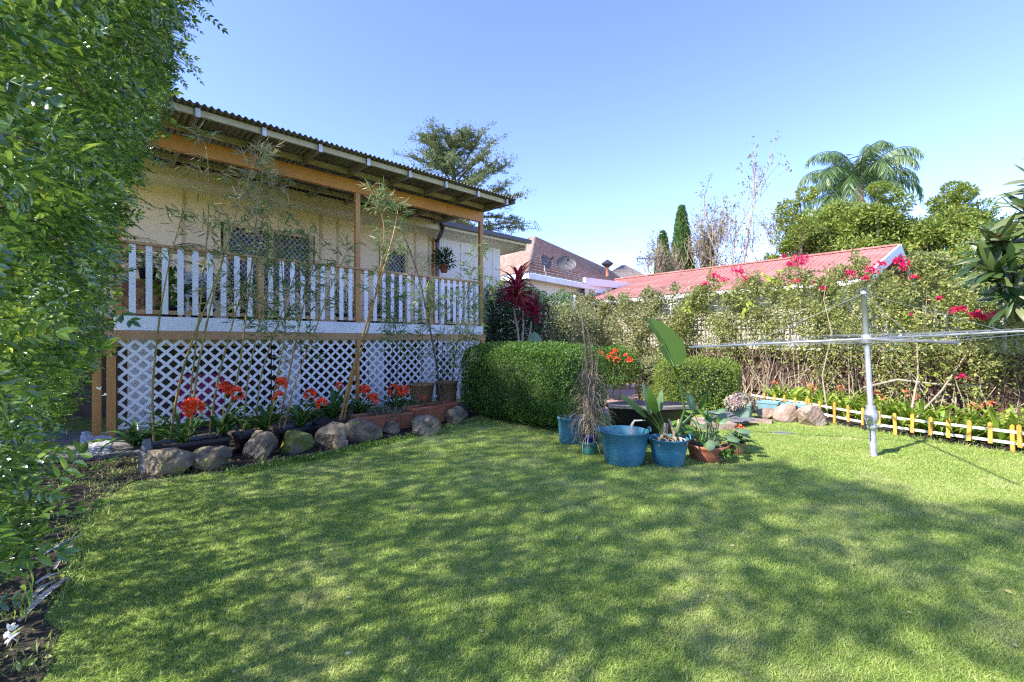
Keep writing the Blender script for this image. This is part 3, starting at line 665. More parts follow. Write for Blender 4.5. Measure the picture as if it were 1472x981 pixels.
def pot_round(label, cx, Yc, r_top, r_bot, h, m, name='plant_pot', cat='pot', soil=POTSOIL, rim=.012, lip=None, z0=0, group=None, fill=.86, handles=False, water=False, saucer=None):
    X = (cx - 736) / FPX * Yc if cx is not None else 0
    c = (X, Yc, z0); t = empty(name, c, label, cat, group); mb = MB(); lp = lip or rim
    ri = r_top - rim
    mb.lathe([(.001, .0), (r_bot - .01, .0), (r_bot, .008), (r_bot + (r_top - r_bot) * .5, h * .5), (r_top - .002, h - .035 if lip else h - .012), (r_top + lp * .6 if lip else r_top + .004, h - .03 if lip else h - .01), (r_top + lp * .6 if lip else r_top + .005, h - .003), (r_top, h), (ri, h - .001), (ri - (r_top - r_bot) * (1 - fill), h * fill * .98 - .01)], c, 40)
    mb.build('body', m, t, True)
    s = MB(); rr = (r_bot + (r_top - r_bot) * fill) - rim * .6
    k = np.linspace(0, 1, 8); s.lathe([(rr * q + .0005, h * fill + (0 if water else .012 * math.cos(q * 2) + .006 * math.sin(q * 19))) for q in k[::-1]], c, 28); s.build('water' if water else 'potting_soil', soil, t, True)
    if handles:
        for sg in (-1, 1):
            mb = MB(); a = np.linspace(0, math.pi, 9)
            mb.tube([(X + sg * (r_top + .012 + .004), Yc + .05 * math.cos(q), z0 + h - .01 + .045 * math.sin(q)) for q in a], .009, 6); mb.build('handle', m, t, True)
    if saucer: mb = MB(); mb.lathe([(.001, .0), (r_bot + .03, 0), (r_bot + .05, .03), (r_bot + .04, .03), (r_bot + .02, .008)], c, 32); mb.build('saucer', saucer, t, True)
    return t, np.array([X, Yc, z0 + h * fill])
def trough(label, pl, pr, zr_, depth, h, m, name='planter_box', cat='planter', group=None, z0=None, th=.014, lipw=.02, fill=.8):
    # pl, pr: front rim corners (x,y)
    pl = np.array(pl[:2]); pr = np.array(pr[:2]); d = nrm(pr - pl); n = np.array([-d[1], d[0]]); z0 = zr_ - h if z0 is None else z0
    cen = (pl + pr) / 2 + n * depth / 2; t = empty(name, (cen[0], cen[1], z0), label, cat, group); mb = MB(); L_ = np.linalg.norm(pr - pl)
    def ring(ins, z, rc=.03):
        o = []
        for (sx, sy) in ((0, 0), (1, 0), (1, 1), (0, 1)):
            cxl = ins if not sx else L_ - ins; cyl = ins if not sy else depth - ins
            for q in range(4):
                a = {(0, 0): math.pi, (1, 0): 1.5 * math.pi, (1, 1): 0, (0, 1): .5 * math.pi}[(sx, sy)] + q * math.pi / 6
                ox = cxl + (rc if not sx else -rc) + rc * math.cos(a); oy = cyl + (rc if not sy else -rc) + rc * math.sin(a)
                p = pl + d * ox + n * oy; o.append((p[0], p[1], z))
        return o
    H_ = zr_; rings = [ring(.045, z0), ring(.012, H_ - .045), ring(.0, H_ - .04), ring(0, H_), ring(lipw, H_), ring(lipw + .01, H_ - h * (1 - fill) - .02)]
    V = np.array(rings).reshape(-1, 3); k = 16; Fs = []
    for i in range(len(rings) - 1):
        for j in range(k): Fs.append([i * k + j, i * k + (j + 1) % k, (i + 1) * k + (j + 1) % k, (i + 1) * k + j])
    mb.add(V, Fs); mb.f.append(np.array([[q for q in range(k)][::-1]])); mb.build('body', m, t)
    s = MB(); nu, nv = 24, 8; zs = H_ - h * (1 - fill)
    a, b_, c_, e_ = [tuple(pl + d * x + n * y) + (zs,) for x, y in ((lipw + .01, lipw + .01), (L_ - lipw - .01, lipw + .01), (L_ - lipw - .01, depth - lipw - .01), (lipw + .01, depth - lipw - .01))]
    s.patch(a, b_, c_, e_, nu, nv, lambda u, v: .012 * np.sin(u * 37 + v * 11) * np.sin(v * 23 + u * 5)); s.build('potting_soil', POTSOIL, t, True)
    return t

def bushy(mb, c, rad, n, leaf, sz, up=.6, sq=(1, 1, 1), stemmb=None, shell=.5):
    d = rdir(n); rr = rng.uniform(shell, 1, n) ** .7 * (1 + .2 * wob(d, 3, c[0])); pos = np.array(c) + d * rr[:, None] * rad * np.array(sq)
    dv = nrm(d + rng.normal(size=(n, 3)) * .6 + [0, 0, up * .3]); mb.scatter(*leaf, pos, dv, rdir(n, 1.5), rng.uniform(.7, 1.2, n) * sz)

# ------------------------------------------------------------------ bed in front of lattice
PG = 'black planters along the lattice'
trough('long black plastic planter box at the left end, behind the two leftmost rocks', *[(( 217 - 736) / FPX * 4.84, 4.84), ((334 - 736) / FPX * 5.40, 5.40)], .24, .36, .22, BLACKP, group=PG)
trough('square black planter behind the big rock third from the left', ((343 - 736) / FPX * 5.42, 5.42), ((396 - 736) / FPX * 5.72, 5.72), .24, .34, .22, BLACKP, group=PG)
trough('black planter box right behind the moss covered rock', ((402 - 736) / FPX * 5.78, 5.78), ((464 - 736) / FPX * 6.15, 6.15), .24, .34, .22, BLACKP, group=PG)
TG = 'terracotta troughs'
tt = trough('left terracotta trough holding a grey weedy plant', ((514 - 736) / FPX * 6.43, 6.43), ((597 - 736) / FPX * 7.02, 7.02), .29, .36, .26, TERRA, group=TG, lipw=.03)
trough('right terracotta trough with bamboo stakes, beside the box hedge', ((598 - 736) / FPX * 6.95, 6.95), ((660 - 736) / FPX * 7.74, 7.74), .34, .36, .30, TERRA, group=TG, lipw=.03)
pot_round('round brown clay pot behind the troughs, left of the pair', 606, 8.3, .23, .16, .60, TERRAO, lip=.025, group='brown pots at the lattice', z0=.01)
pot_round('round brown clay pot behind the troughs, touching the box hedge', 642, 8.75, .22, .16, .60, TERRAO, lip=.025, group='brown pots at the lattice', z0=.01)
RG = 'rocks edging the flower bed'
for i, a in enumerate((('broad grey rock with a yellow lichen patch, at the left end of the row', 211, 277, 646, 686, ROCKM), ('grey angular rock between the yellow lichened one and the tall one', 278, 332, 643, 679, ROCKM),
        ('tall squarish brown rock in front of the square black planter', 349, 401, 622, 663, ROCKM), ('rounded rock covered in bright green moss', 402, 449, 622, 655, ROCKMOSS),
        ('pointed brown rock right of the mossy one', 454, 499, 608, 647, ROCKM), ('largest dark slanted rock in front of the left terracotta trough', 496, 550, 601, 638, ROCKM),
        ('small round rock against the left terracotta trough', 548, 575, 604, 625, ROCKM), ('wide weedy rock where the two terracotta troughs meet', 584, 632, 603, 629, ROCKM),
        ('dark rock at the right end of the row beside the box hedge', 636, 671, 588, 612, ROCKM))):
    rock(*a[:5], m=a[5], seed=i * 3 + 1, group=RG, lean=(.0, .1, 0, 0, .15, -.35, 0, 0, 0)[i])
rock('small grey stone wedged between two bed rocks', 480, 502, 631, 648, seed=33, group=RG)
# upright slate
c = gnd(203, 682); mb = MB(); mb.prism([(c[0] - .035, c[1], 0), (c[0] + .04, c[1], 0), (c[0] + .045, c[1] + .01, .18), (c[0] + .012, c[1] + .03, .36), (c[0] - .008, c[1] + .03, .36), (c[0] - .04, c[1] + .01, .2)], (.02, .05, 0))
tag(mb.build('upright_slate', SLATE, None, False, loc=c), 'narrow pointed slate standing upright left of the rocks', 'stone')

CG = 'clivia plants in front of the lattice'
def B(px, Y, z=.2): return ((px - 736) / FPX * Y, Y, z)
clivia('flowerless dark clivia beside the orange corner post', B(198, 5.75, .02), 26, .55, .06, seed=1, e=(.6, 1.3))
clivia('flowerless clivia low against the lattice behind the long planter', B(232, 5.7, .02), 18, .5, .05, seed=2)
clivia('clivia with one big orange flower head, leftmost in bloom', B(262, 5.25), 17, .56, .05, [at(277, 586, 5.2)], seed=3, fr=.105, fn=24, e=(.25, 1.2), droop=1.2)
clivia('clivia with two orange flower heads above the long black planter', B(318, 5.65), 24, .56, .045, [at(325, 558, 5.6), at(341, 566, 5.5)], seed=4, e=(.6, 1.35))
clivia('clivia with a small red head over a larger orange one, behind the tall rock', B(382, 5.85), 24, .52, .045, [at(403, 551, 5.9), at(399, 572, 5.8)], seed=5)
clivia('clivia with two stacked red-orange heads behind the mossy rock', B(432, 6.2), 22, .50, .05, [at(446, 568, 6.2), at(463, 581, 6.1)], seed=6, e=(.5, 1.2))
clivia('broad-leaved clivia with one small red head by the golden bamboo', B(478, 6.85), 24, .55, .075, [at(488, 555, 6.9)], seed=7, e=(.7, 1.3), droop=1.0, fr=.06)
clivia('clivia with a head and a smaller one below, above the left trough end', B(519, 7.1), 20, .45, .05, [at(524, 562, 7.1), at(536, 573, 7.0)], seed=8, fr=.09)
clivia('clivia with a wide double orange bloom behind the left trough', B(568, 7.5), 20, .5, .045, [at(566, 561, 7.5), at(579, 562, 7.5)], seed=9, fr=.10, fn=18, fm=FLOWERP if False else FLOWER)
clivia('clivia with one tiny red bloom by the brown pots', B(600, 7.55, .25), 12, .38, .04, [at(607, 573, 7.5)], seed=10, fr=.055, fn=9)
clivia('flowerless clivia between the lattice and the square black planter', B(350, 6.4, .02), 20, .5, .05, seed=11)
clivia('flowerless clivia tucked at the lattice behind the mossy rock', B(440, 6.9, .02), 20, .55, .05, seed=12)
# grey weedy plant in trough
t = empty('trailing_plant', B(556, 6.9, .24), 'grey-green fine-leaved plant spreading over the left terracotta trough', 'plant'); mb = MB()
for q in range(90):
    az = rng.uniform(0, 6.28); strap(mb, np.array(B(556, 6.9, .24)) + [rng.uniform(-.28, .28), rng.uniform(-.12, .12), 0], az, rng.uniform(.3, 1.4), rng.uniform(.15, .36), .012, 2.0, segs=5)
mb.build('leaves', leafmat('grey_green_blades', [(.10, .14, .09), (.15, .20, .13), (.20, .18, .12)], .5, .2), t)
# weeds around rocks
mb = MB(); n = 1500; xs = rng.uniform(0, 1, n); pl = [np.array(g(*q)) for q in ((335, 684), (400, 668), (460, 660), (520, 646), (570, 634), (640, 616))]
u = xs * 5; i0 = u.astype(int).clip(0, 4); fr = (u - i0)[:, None]; A = np.array(pl); P = A[i0] * (1 - fr) + A[i0 + 1] * fr + rng.normal(size=(n, 2)) * [.06, .05]
mb.scatter(*L6, np.c_[P, rng.uniform(.0, .05, n)], rdir(n, .8), rdir(n, 1), rng.uniform(.02, .05, n))
tag(mb.build('weeds', LBOX), 'low leafy weeds growing along the foot of the rocks', 'weeds', kind='stuff')

# ------------------------------------------------------------------ bamboo
def bamboo(label, canes, seed, dry=0, mat=None, leafn=1.1):
    """canes: list of (pts [(px,py,Y)...], radius)"""
    r = np.random.default_rng(seed); b0 = at(*canes[0][0][0]); b0[2] = max(.0, b0[2])
    t = empty('bamboo_clump', b0, label, 'bamboo', 'bamboo clumps in front of the veranda')
    lv = MB(); br = MB(); dv_ = MB(); nd = 0
    for pts, rad, lf in canes:
        P = np.array([at(*q) for q in pts]); s = np.r_[0, np.cumsum(np.linalg.norm(np.diff(P, axis=0), axis=1))]; Ln = s[-1]; k = max(8, int(Ln / .11)); u = np.linspace(0, Ln, k)
        Q = np.stack([np.interp(u, s, P[:, j]) for j in range(3)], -1)
        # smooth
        for _ in range(6): Q[1:-1] = (Q[:-2] + Q[1:-1] * 2 + Q[2:]) / 4
        rr = rad * (1 - .75 * (u / Ln) ** 1.3); rr = np.where(np.arange(k) % 3 == 0, rr * 1.22, rr)
        mb = MB(); mb.tube(Q, rr, 7); mb.build('cane', mat or CANE, t, True)
        # twigs and leaf fans at nodes
        for (h0, h1, dens, dryf) in lf:
            for q in range(int(dens * (h1 - h0) * Ln * leafn)):
                f = r.uniform(h0, h1); i = int(f * (k - 1)); a = r.uniform(0, 2 * np.pi); ln = r.uniform(.12, .42) * (1.1 - .5 * f)
                d = nrm(np.array([math.cos(a), math.sin(a) * .8, r.uniform(.1, 1.1)])); tw = [Q[i], Q[i] + d * ln * .5, Q[i] + d * ln + [0, 0, -.05 * ln]]
                br.tube(tw, [.0022, .0017, .001], 3, False)
                m = r.integers(5, 10); isd = r.random() < dryf; tgt = dv_ if isd else lv
                f0 = r.uniform(.35, 1, m)[:, None]; pos = np.array(tw[0]) * (1 - f0) + np.array(tw[2]) * f0
                ld = nrm(d + r.normal(size=(m, 3)) * .55 + [0, 0, -.45]); tgt.scatter(*LN, pos, ld, nrm(r.normal(size=(m, 3)) + [0, 0, 1]), r.uniform(.08, .19, m)); nd += isd
    if br.n: br.build('twigs', PALEBARK if dry else CANE, t)
    if lv.n: lv.build('foliage', LBAM, t)
    if dv_.n: dv_.build('dry_foliage', LBAMD, t)
    return t
Z = 0
bamboo('bamboo with one thin bent cane rising from the left end of the long black planter', [([(221, 634, 5.2), (218, 560, 5.2), (229, 455, 5.2), (241, 385, 5.2), (257, 325, 5.25), (268, 290, 5.3)], .013, [(.72, 1, 14, .1)])], 1)
bamboo('bamboo with leaning green-gold canes crossing the short post, from the long black planter', [
    ([(244, 634, 5.25), (257, 550, 5.25), (279, 480, 5.25), (305, 421, 5.3), (331, 334, 5.4), (352, 262, 5.5)], .014, [(.55, 1, 12, .25)]),
    ([(272, 632, 5.3), (281, 545, 5.3), (300, 450, 5.35), (322, 367, 5.4), (345, 290, 5.5), (372, 215, 5.6)], .013, [(.6, 1, 26, .75)])], 2, dry=1)
bamboo('slim bamboo stem with a hooked tip reaching the orange beam', [([(266, 632, 5.3), (276, 545, 5.35), (290, 420, 5.4), (300, 318, 5.4), (300, 245, 5.4), (297, 200, 5.45), (289, 186, 5.5), (281, 200, 5.5)], .010, [(.62, .98, 14, .5)])], 3, dry=1)
bamboo('bamboo with a dried bushy top at the beam, right end of the long planter', [
    ([(300, 628, 5.5), (312, 548, 5.55), (343, 432, 5.6), (365, 380, 5.7), (388, 300, 5.8)], .012, [(.45, 1, 16, .4)]),
    ([(312, 626, 5.5), (340, 560, 5.6), (352, 470, 5.7), (362, 380, 5.8), (372, 280, 5.9), (385, 205, 6.0)], .012, [(.4, .75, 12, .2), (.7, 1, 42, .85)])], 4, dry=1)
bamboo('dense leafy bamboo in front of the middle railing posts', [
    ([(350, 622, 5.7), (355, 545, 5.75), (372, 470, 5.8), (385, 410, 5.9), (402, 340, 6.0)], .010, [(.45, 1, 30, .05)]),
    ([(368, 620, 5.8), (372, 545, 5.85), (398, 470, 5.9), (425, 395, 6.0), (440, 320, 6.1)], .010, [(.45, 1, 30, .05)]),
    ([(386, 618, 5.8), (394, 560, 5.85), (412, 480, 5.9), (405, 380, 6.0), (395, 250, 6.1)], .009, [(.3, .8, 20, .1), (.8, 1, 30, .8)])], 5)
bamboo('bamboo with one orange cane between the red and orange flowers', [
    ([(400, 618, 5.95), (414, 546, 6.0), (428, 480, 6.1), (445, 400, 6.2), (462, 330, 6.3)], .012, [(.42, 1, 26, .05)]),
    ([(408, 616, 5.95), (425, 545, 6.0), (455, 470, 6.1), (480, 400, 6.2), (505, 350, 6.3)], .009, [(.35, 1, 26, .05)])], 6, mat=CANEO)
bamboo('thick golden bamboo leaning right in front of the middle veranda post', [
    ([(489, 604, 6.7), (503, 545, 6.75), (522, 480, 6.8), (545, 410, 6.95), (568, 330, 7.1), (574, 290, 7.2)], .021, [(.5, 1, 22, .1)]),
    ([(494, 604, 6.75), (507, 540, 6.8), (530, 475, 6.85), (548, 380, 7.0), (555, 320, 7.1), (528, 262, 7.2)], .014, [(.5, .8, 8, .1), (.85, 1, 60, .3)])], 7, mat=CANEO)
bamboo('dark thin-stemmed bamboo behind the left terracotta trough', [
    ([(556, 590, 7.0), (562, 540, 7.0), (566, 470, 7.0), (572, 400, 7.1)], .007, [(.4, 1, 26, .0)]),
    ([(566, 590, 7.0), (573, 530, 7.0), (570, 465, 7.0), (560, 420, 7.1)], .007, [(.4, 1, 20, .0)])], 8, mat=CANED)
bamboo('dark bamboo leaning left in a V from the right terracotta trough', [
    ([(634, 582, 7.6), (630, 540, 7.6), (620, 480, 7.6), (603, 400, 7.6), (582, 340, 7.6), (564, 300, 7.6), (552, 275, 7.6)], .016, [(.35, .9, 22, .0), (.9, 1, 50, .35)]),
    ([(607, 588, 7.4), (606, 520, 7.4), (608, 460, 7.5), (612, 410, 7.5)], .006, [(.4, 1, 26, .0)])], 9, mat=CANED)
bamboo('leafy bamboo at the right corner post of the veranda', [
    ([(648, 576, 7.9), (652, 520, 7.9), (664, 460, 8.0), (676, 400, 8.1), (690, 345, 8.2)], .009, [(.2, 1, 34, .0)]),
    ([(652, 576, 7.9), (664, 515, 7.9), (690, 450, 8.0), (712, 405, 8.1), (722, 385, 8.2)], .009, [(.2, 1, 34, .0)]),
    ([(640, 578, 7.9), (634, 520, 7.9), (640, 460, 8.0), (648, 420, 8.1)], .009, [(.2, 1, 30, .0)])], 10, mat=CANED)
# wooden stake beside golden bamboo is the lattice cover post (part of the house)

# ------------------------------------------------------------------ veranda contents
def vpt(px, w, z):  # point on veranda at photo column px and depth w
    r = (px - 736) / FPX; s = -(HO[0] + HN[0] * w - r * (HO[1] + HN[1] * w)) / (HD[0] - r * HD[1]); return np.array(F(s, w, z)), s
p, s = vpt(208, 1.1, 1.745)
chest = empty('carved_chest', p, 'carved brown wooden chest on the veranda behind the leftmost balusters', 'chest')
mb = MB(); fbox(mb, s - .32, s + .32, .85, 1.35, 1.745, 2.36); mb.build('body', WOODC, chest); mb = MB(); fbox(mb, s - .35, s + .35, .82, 1.38, 2.362, 2.40); mb.build('lid', WOODC, chest)
mb = MB(); fbox(mb, s - .22, s - .03, .835, .849, 1.85, 2.25); fbox(mb, s + .03, s + .22, .835, .849, 1.85, 2.25); mb.build('panel', pm('gilded_panel', (.42, .22, .06), (.12, .05, .02), 14, .4, .8, 20), chest)
def vplant(label, px, w, zb, kind, hgt, mat=None, pm_=None, potr=.13, poth=.22, n=30, wd=.03, cat='potted plant'):
    p, s = vpt(px, w, zb); t = empty('potted_plant', p, label, cat, 'potted plants on the veranda')
    mb = MB(); mb.lathe([(.001, 0), (potr * .72, 0), (potr * .95, poth * .85), (potr * 1.04, poth * .86), (potr * 1.04, poth), (potr * .9, poth), (potr * .85, poth * .88), (.001, poth * .88)], p, 24); mb.build('pot', pm_ or BLACKP, t, True)
    mb = MB(); top = p + [0, 0, poth * .9]
    if kind == 'strap':
        for i in range(n): strap(mb, top, rng.uniform(0, 6.28), rng.uniform(.7, 1.45), hgt * rng.uniform(.6, 1.1), wd, rng.uniform(.6, 1.6), segs=6)
    elif kind == 'palm':
        for i in range(n):
            az = rng.uniform(0, 6.28); e = rng.uniform(.6, 1.4); L_ = hgt * rng.uniform(.8, 1.1); q = top.copy(); pts = [q.copy()]
            for k in range(9): q = q + np.array([math.cos(az) * math.cos(e), math.sin(az) * math.cos(e), math.sin(e)]) * L_ / 9; e -= .16; pts.append(q.copy())
            pts = np.array(pts); mb.tube(pts, .005, 3, False); T = nrm(np.gradient(pts, axis=0)); m = 34; f = np.linspace(2, 8.9, m); ii = f.astype(int); fr = (f - ii)[:, None]; pos = pts[ii] * (1 - fr) + pts[ii + 1] * fr
            side = nrm(np.cross(T[ii], [0, 0, 1])); sg = np.where(np.arange(m) % 2, 1, -1)[:, None]; mb.scatter(*LN, pos, nrm(side * sg + T[ii] * .6 + [0, 0, -.2]), np.tile([0, 0, 1.], (m, 1)), hgt * .28)
    else:
        bushy(mb, top + [0, 0, hgt * .45], hgt * .5, n, L6, wd, sq=(.8, .8, 1), shell=.1)
    mb.build('foliage', mat or LDARK, t)
    return t
vplant('feathery potted palm standing on the carved chest', 212, 1.1, 2.402, 'palm', .95, LBAM, n=14)
vplant('broad bright-green leaved plant in a pot just right of the carved chest', 243, .8, 1.746, 'bush', .75, LBOX, potr=.15, n=160, wd=.16)
vplant('dark spiky yucca-like potted plant left of the window', 285, 1.7, 1.746, 'strap', .95, LDARK, n=46, wd=.035)
vplant('dark leafy shrub in a pot behind the sixth baluster', 296, .6, 1.746, 'bush', .65, LDARK, n=420, wd=.05)
vplant('thin-leaved potted plant below the window left half', 338, .7, 1.746, 'bush', .75, LDARK, n=500, wd=.05)
vplant('dense dark potted plant right beside the first short post', 357, .9, 1.746, 'bush', .7, LDARK, n=500, wd=.05)
vplant('dark green potted shrub in the second railing bay, left side', 390, .8, 1.746, 'bush', .75, LDARK, n=460, wd=.05)
vplant('dark green potted shrub in the second railing bay, right side', 440, .8, 1.746, 'bush', .75, LDARK, n=460, wd=.05)
vplant('dark potted shrub left of the middle veranda post', 492, .8, 1.746, 'bush', .8, LDARK, n=460, wd=.05)
vplant('strappy potted plant just left of the security door', 540, 1.2, 1.746, 'strap', .6, LDARK, n=30, wd=.03)
vplant('small shrub in a blue pot right of the security door', 606, 1.2, 1.746, 'bush', .55, LDARK, COBALT, n=260, wd=.05)
vplant('small plant in a teal pot beside the middle veranda post', 504, .35, 1.746, 'bush', .35, LBOX, TEAL, n=160, wd=.05)
vplant('round-leaved plant just right of the second short post', 648, .8, 1.746, 'bush', .8, LBAM, n=240, wd=.07)
# white chair
p, s = vpt(266, .75, 1.745); ch = empty('garden_chair', p, 'white plastic garden chair with a blue patterned cushion on the veranda', 'chair')
mb = MB(); fbox(mb, s - .02, s + .42, .6, 1.02, 2.14, 2.17); mb.build('seat', WHITE, ch)
mb = MB(); mb.patch(F(s + .42, 1.0, 2.17), F(s, 1.0, 2.17), F(s, 1.14, 2.62), F(s + .42, 1.14, 2.62), 10, 6, lambda u, v: .03 * np.sin(np.pi * u), .02); mb.build('backrest', WHITE, ch)
for a, b_ in ((0, .62), (.38, .62), (0, .98), (.38, .98)):
    mb = MB(); fbox(mb, s + a, s + a + .04, b_, b_ + .04, 1.746, 2.138); mb.build('leg', WHITE, ch)
mb = MB(); fbox(mb, s + .02, s + .38, .62, 1.0, 2.175, 2.24); mb.build('cushion', pm('blue_patterned_fabric', (.45, .5, .6), (.08, .12, .3), 24, .9), ch)
# hanging pot
hp = np.array(F(6.79, 1.9, 0)); hz = H + (490.5 - 392) / FPX * 12.4
t = empty('hanging_pot', (hp[0], hp[1], hz), 'terracotta pot with a bushy fern hanging by wires from the veranda eave', 'hanging plant')
mb = MB(); mb.lathe([(.001, 0), (.085, 0), (.125, .17), (.145, .172), (.145, .22), (.125, .22), (.115, .19), (.001, .19)], (hp[0], hp[1], hz), 28); mb.build('pot', TERRA, t, True)
mb = MB()
for k in range(3): a = k * 2.1; mb.tube([(hp[0] + .13 * math.cos(a), hp[1] + .13 * math.sin(a), hz + .21), (hp[0], hp[1], hz + .75)], .004, 4)
mb.tube([(hp[0], hp[1], hz + .75), (hp[0], hp[1], 4.66)], .005, 4); mb.build('wire_hanger', WIRE, t)
mb = MB(); bushy(mb, (hp[0], hp[1], hz + .38), .30, 420, (L6[0] * [1, .8, 1], L6[1]), .11, shell=.05, sq=(1, 1, .95)); mb.build('foliage', LDARK, t)
# things under the deck
mb = MB(); fbox(mb, .75, 1.4, .9, 1.4, 0, .82); tag(mb.build('storage_tub', pm('magenta_plastic', (.5, .02, .2), None, 4, .4), None, False, loc=F(1.1, 1.1, 0)), 'magenta tub stored under the deck, glimpsed through the lattice', 'storage tub')

# ------------------------------------------------------------------ clipped hedges
def clipped(name, label, cen, ax, hl, hw, z1, n, sz, mat, cat='hedge', rnd=.25, core=True, bulge=.04, zb=.05, stems=6):
    """rounded box hedge: leaf shell over a twiggy core"""
    cen = np.array(cen, float); ax = nrm(np.array(ax, float)); ay = np.array([-ax[1], ax[0]]); hz = (z1 - zb) / 2; hd = np.array([hl, hw, hz])
    t = empty(name, (cen[0], cen[1], 0), label, cat)
    def surf(d):
        # superellipsoid direction -> surface
        p = 5.0; k = (np.abs(d[:, 0] / hd[0]) ** p + np.abs(d[:, 1] / hd[1]) ** p + np.abs(d[:, 2] / hd[2]) ** p) ** (-1 / p); return d * k[:, None]
    q = rng.uniform(-1, 1, (n, 3)); a = np.abs(q).argmax(1)
    # sample faces by area
    ar = np.array([hw * hz, hl * hz, hl * hw]); f = rng.choice(3, n, p=ar / ar.sum()); q[np.arange(n), f] = np.sign(rng.uniform(-1, 1, n)); d = q * hd; P = surf(d)
    nn = np.sign(P) * np.abs(P / hd) ** 4 / hd; nn = nrm(nn)
    def world(P): return np.c_[cen[0] + ax[0] * P[:, 0] + ay[0] * P[:, 1], cen[1] + ax[1] * P[:, 0] + ay[1] * P[:, 1], P[:, 2] + zb + hz]
    def worldn(v): return np.c_[ax[0] * v[:, 0] + ay[0] * v[:, 1], ax[1] * v[:, 0] + ay[1] * v[:, 1], v[:, 2]]
    W = world(P); Nn = worldn(nn); W = W + Nn * (bulge * wob(W, 3.2) + .05 * wob(W, 11, 2) + .03 * wob(W, 23, 4) - rng.uniform(0, 1, n) ** 2 * .13 + (rng.random(n) < .02) * rng.uniform(0, .09, n))[:, None]
    k = W[:, 2] > .02; W, Nn = W[k], Nn[k]; m = len(W)
    mb = MB(); mb.scatter(*L2, W, nrm(Nn * .9 + rng.normal(size=(m, 3)) * .65 + [0, 0, .3]), nrm(Nn + rng.normal(size=(m, 3)) * .5), sz * rng.uniform(.7, 1.3, m)); mb.build('leaves', mat, t)
    if core:
        import bmesh
        bm = bmesh.new(); bmesh.ops.create_icosphere(bm, subdivisions=4, radius=1); V = np.array([v.co[:] for v in bm.verts]); Fc = np.array([[v.index for v in f_.verts] for f_ in bm.faces]); bm.free()
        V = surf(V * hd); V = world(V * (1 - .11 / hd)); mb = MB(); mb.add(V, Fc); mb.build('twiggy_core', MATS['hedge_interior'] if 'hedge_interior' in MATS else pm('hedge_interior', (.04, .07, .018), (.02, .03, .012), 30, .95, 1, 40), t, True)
    mb = MB()
    for i in range(stems):
        x, y = rng.uniform(-.8, .8) * hl, rng.uniform(-.6, .6) * hw; p = world(np.array([[x, y, -zb - hz + .0]]))[0]; p[2] = 0; mb.tube([p, p + [rng.normal() * .05, rng.normal() * .05, .35]], .018, 5)
    mb.build('stem', DARKBARK, t)
    return t
hc = (np.array([-.93, 8.4]) + np.array([.70, 6.5])) / 2 + HD * .78
clipped('box_hedge', 'long clipped box hedge with a bright green flat top, in the middle of the garden', hc + HD * -.12 + HN * .12, (.66, -.75), 1.38, .68, 1.34, 60000, .036, LBOX)
clipped('box_hedge', 'small clipped box shrub behind the paddle-leaved plant, in front of the brown fence', ((1000 - 736) / FPX * 8.9, 8.9), (1, -.1), .72, .6, 1.03, 17000, .045, LBOXY, zb=.0, bulge=.10)
clipped('bush', 'small round green bush left of the sunlit box shrub', ((940 - 736) / FPX * 10.2, 10.2), (1, 0), .35, .35, 1.0, 4000, .05, LVAR)
# shrub with orange red flowers behind the hedge
t = empty('flowering_shrub', ((882 - 736) / FPX * 10.3, 10.3, 0), 'bushy shrub with orange-red flower clusters behind the right end of the long box hedge', 'flowering shrub'); mb = MB()
cx = (882 - 736) / FPX * 10.3
bushy(mb, (cx, 10.3, .8), .62, 5000, L2, .06, sq=(1, .9, .8)); mb.build('leaves', LBOX, t)
mb = MB(); [mb.tube([(cx + a, 10.3, 0), (cx + a * 2.5, 10.3, .8)], .02, 5) for a in (-.1, 0, .12)]; mb.build('stem', BARK, t)
for px, py in ((862, 508), (876, 512), (884, 507), (886, 518), (900, 513), (905, 518)): flowerhead(at(px, py, 9.75), .075, 10, FLOWER, t, fl=.05)

# ------------------------------------------------------------------ group of pots
BG = 'blue plastic tubs'
pot_round('blue tub half hidden by the box hedge, leftmost of the blue ones', 820, 6.15, .175, .15, .36, BLUEP, group=BG, lip=.012, name='tub', cat='tub')
tq, q = pot_round('largest blue tub, full of water with a stick in it', 897, 5.14, .278, .215, .375, BLUEP, group=BG, name='tub', cat='tub', soil=WATER, handles=True, water=True, fill=.72, rim=.01)
mb = MB(); p = q + [.09, 0, -.1]; mb.tube([p, p + [.0, 0, .26], p + [.03, 0, .31], p + [.16, .0, .315]], [.022, .018, .012, .007], 6); tag(mb.build('stick', DRYG, None, True, loc=p), 'grey crooked stick standing in the water of the largest blue tub', 'stick')
mb = MB()
for i in range(14): strap(mb, q + [rng.uniform(-.15, .05), rng.uniform(-.1, .1), .0], rng.uniform(0, 6.28), rng.uniform(0, .5), .18, .007, 1.4, segs=5)
tag(mb.build('water_weed', DRYG, None, loc=q), 'thin dry blades floating in the largest blue tub', 'water plant')
ts, q2 = pot_round('blue tub holding the tall paddle-leaved plant', 961, 5.08, .218, .165, .30, BLUEP, group=BG, handles=True, name='tub', cat='tub')
tt_, q3 = pot_round('small teal glazed pot standing at the foot of the dry grass bundle', 847, 5.52, .112, .085, .165, TEAL, lip=.008, fill=.7)
tt_, q4 = pot_round('cobalt blue pot standing inside the small teal pot', 848, 5.52, .094, .07, .12, COBALT, z0=.122, lip=.008)
tt_, q5 = pot_round('wide shallow terracotta bowl with a broad-leaved plant', 1017, 5.28, .232, .19, .185, TERRA, lip=.008)
tt_, q6 = pot_round('small ochre pot with a spiky clivia, right end of the pot group', 1059, 5.52, .098, .072, .15, TERRAO, lip=.01)
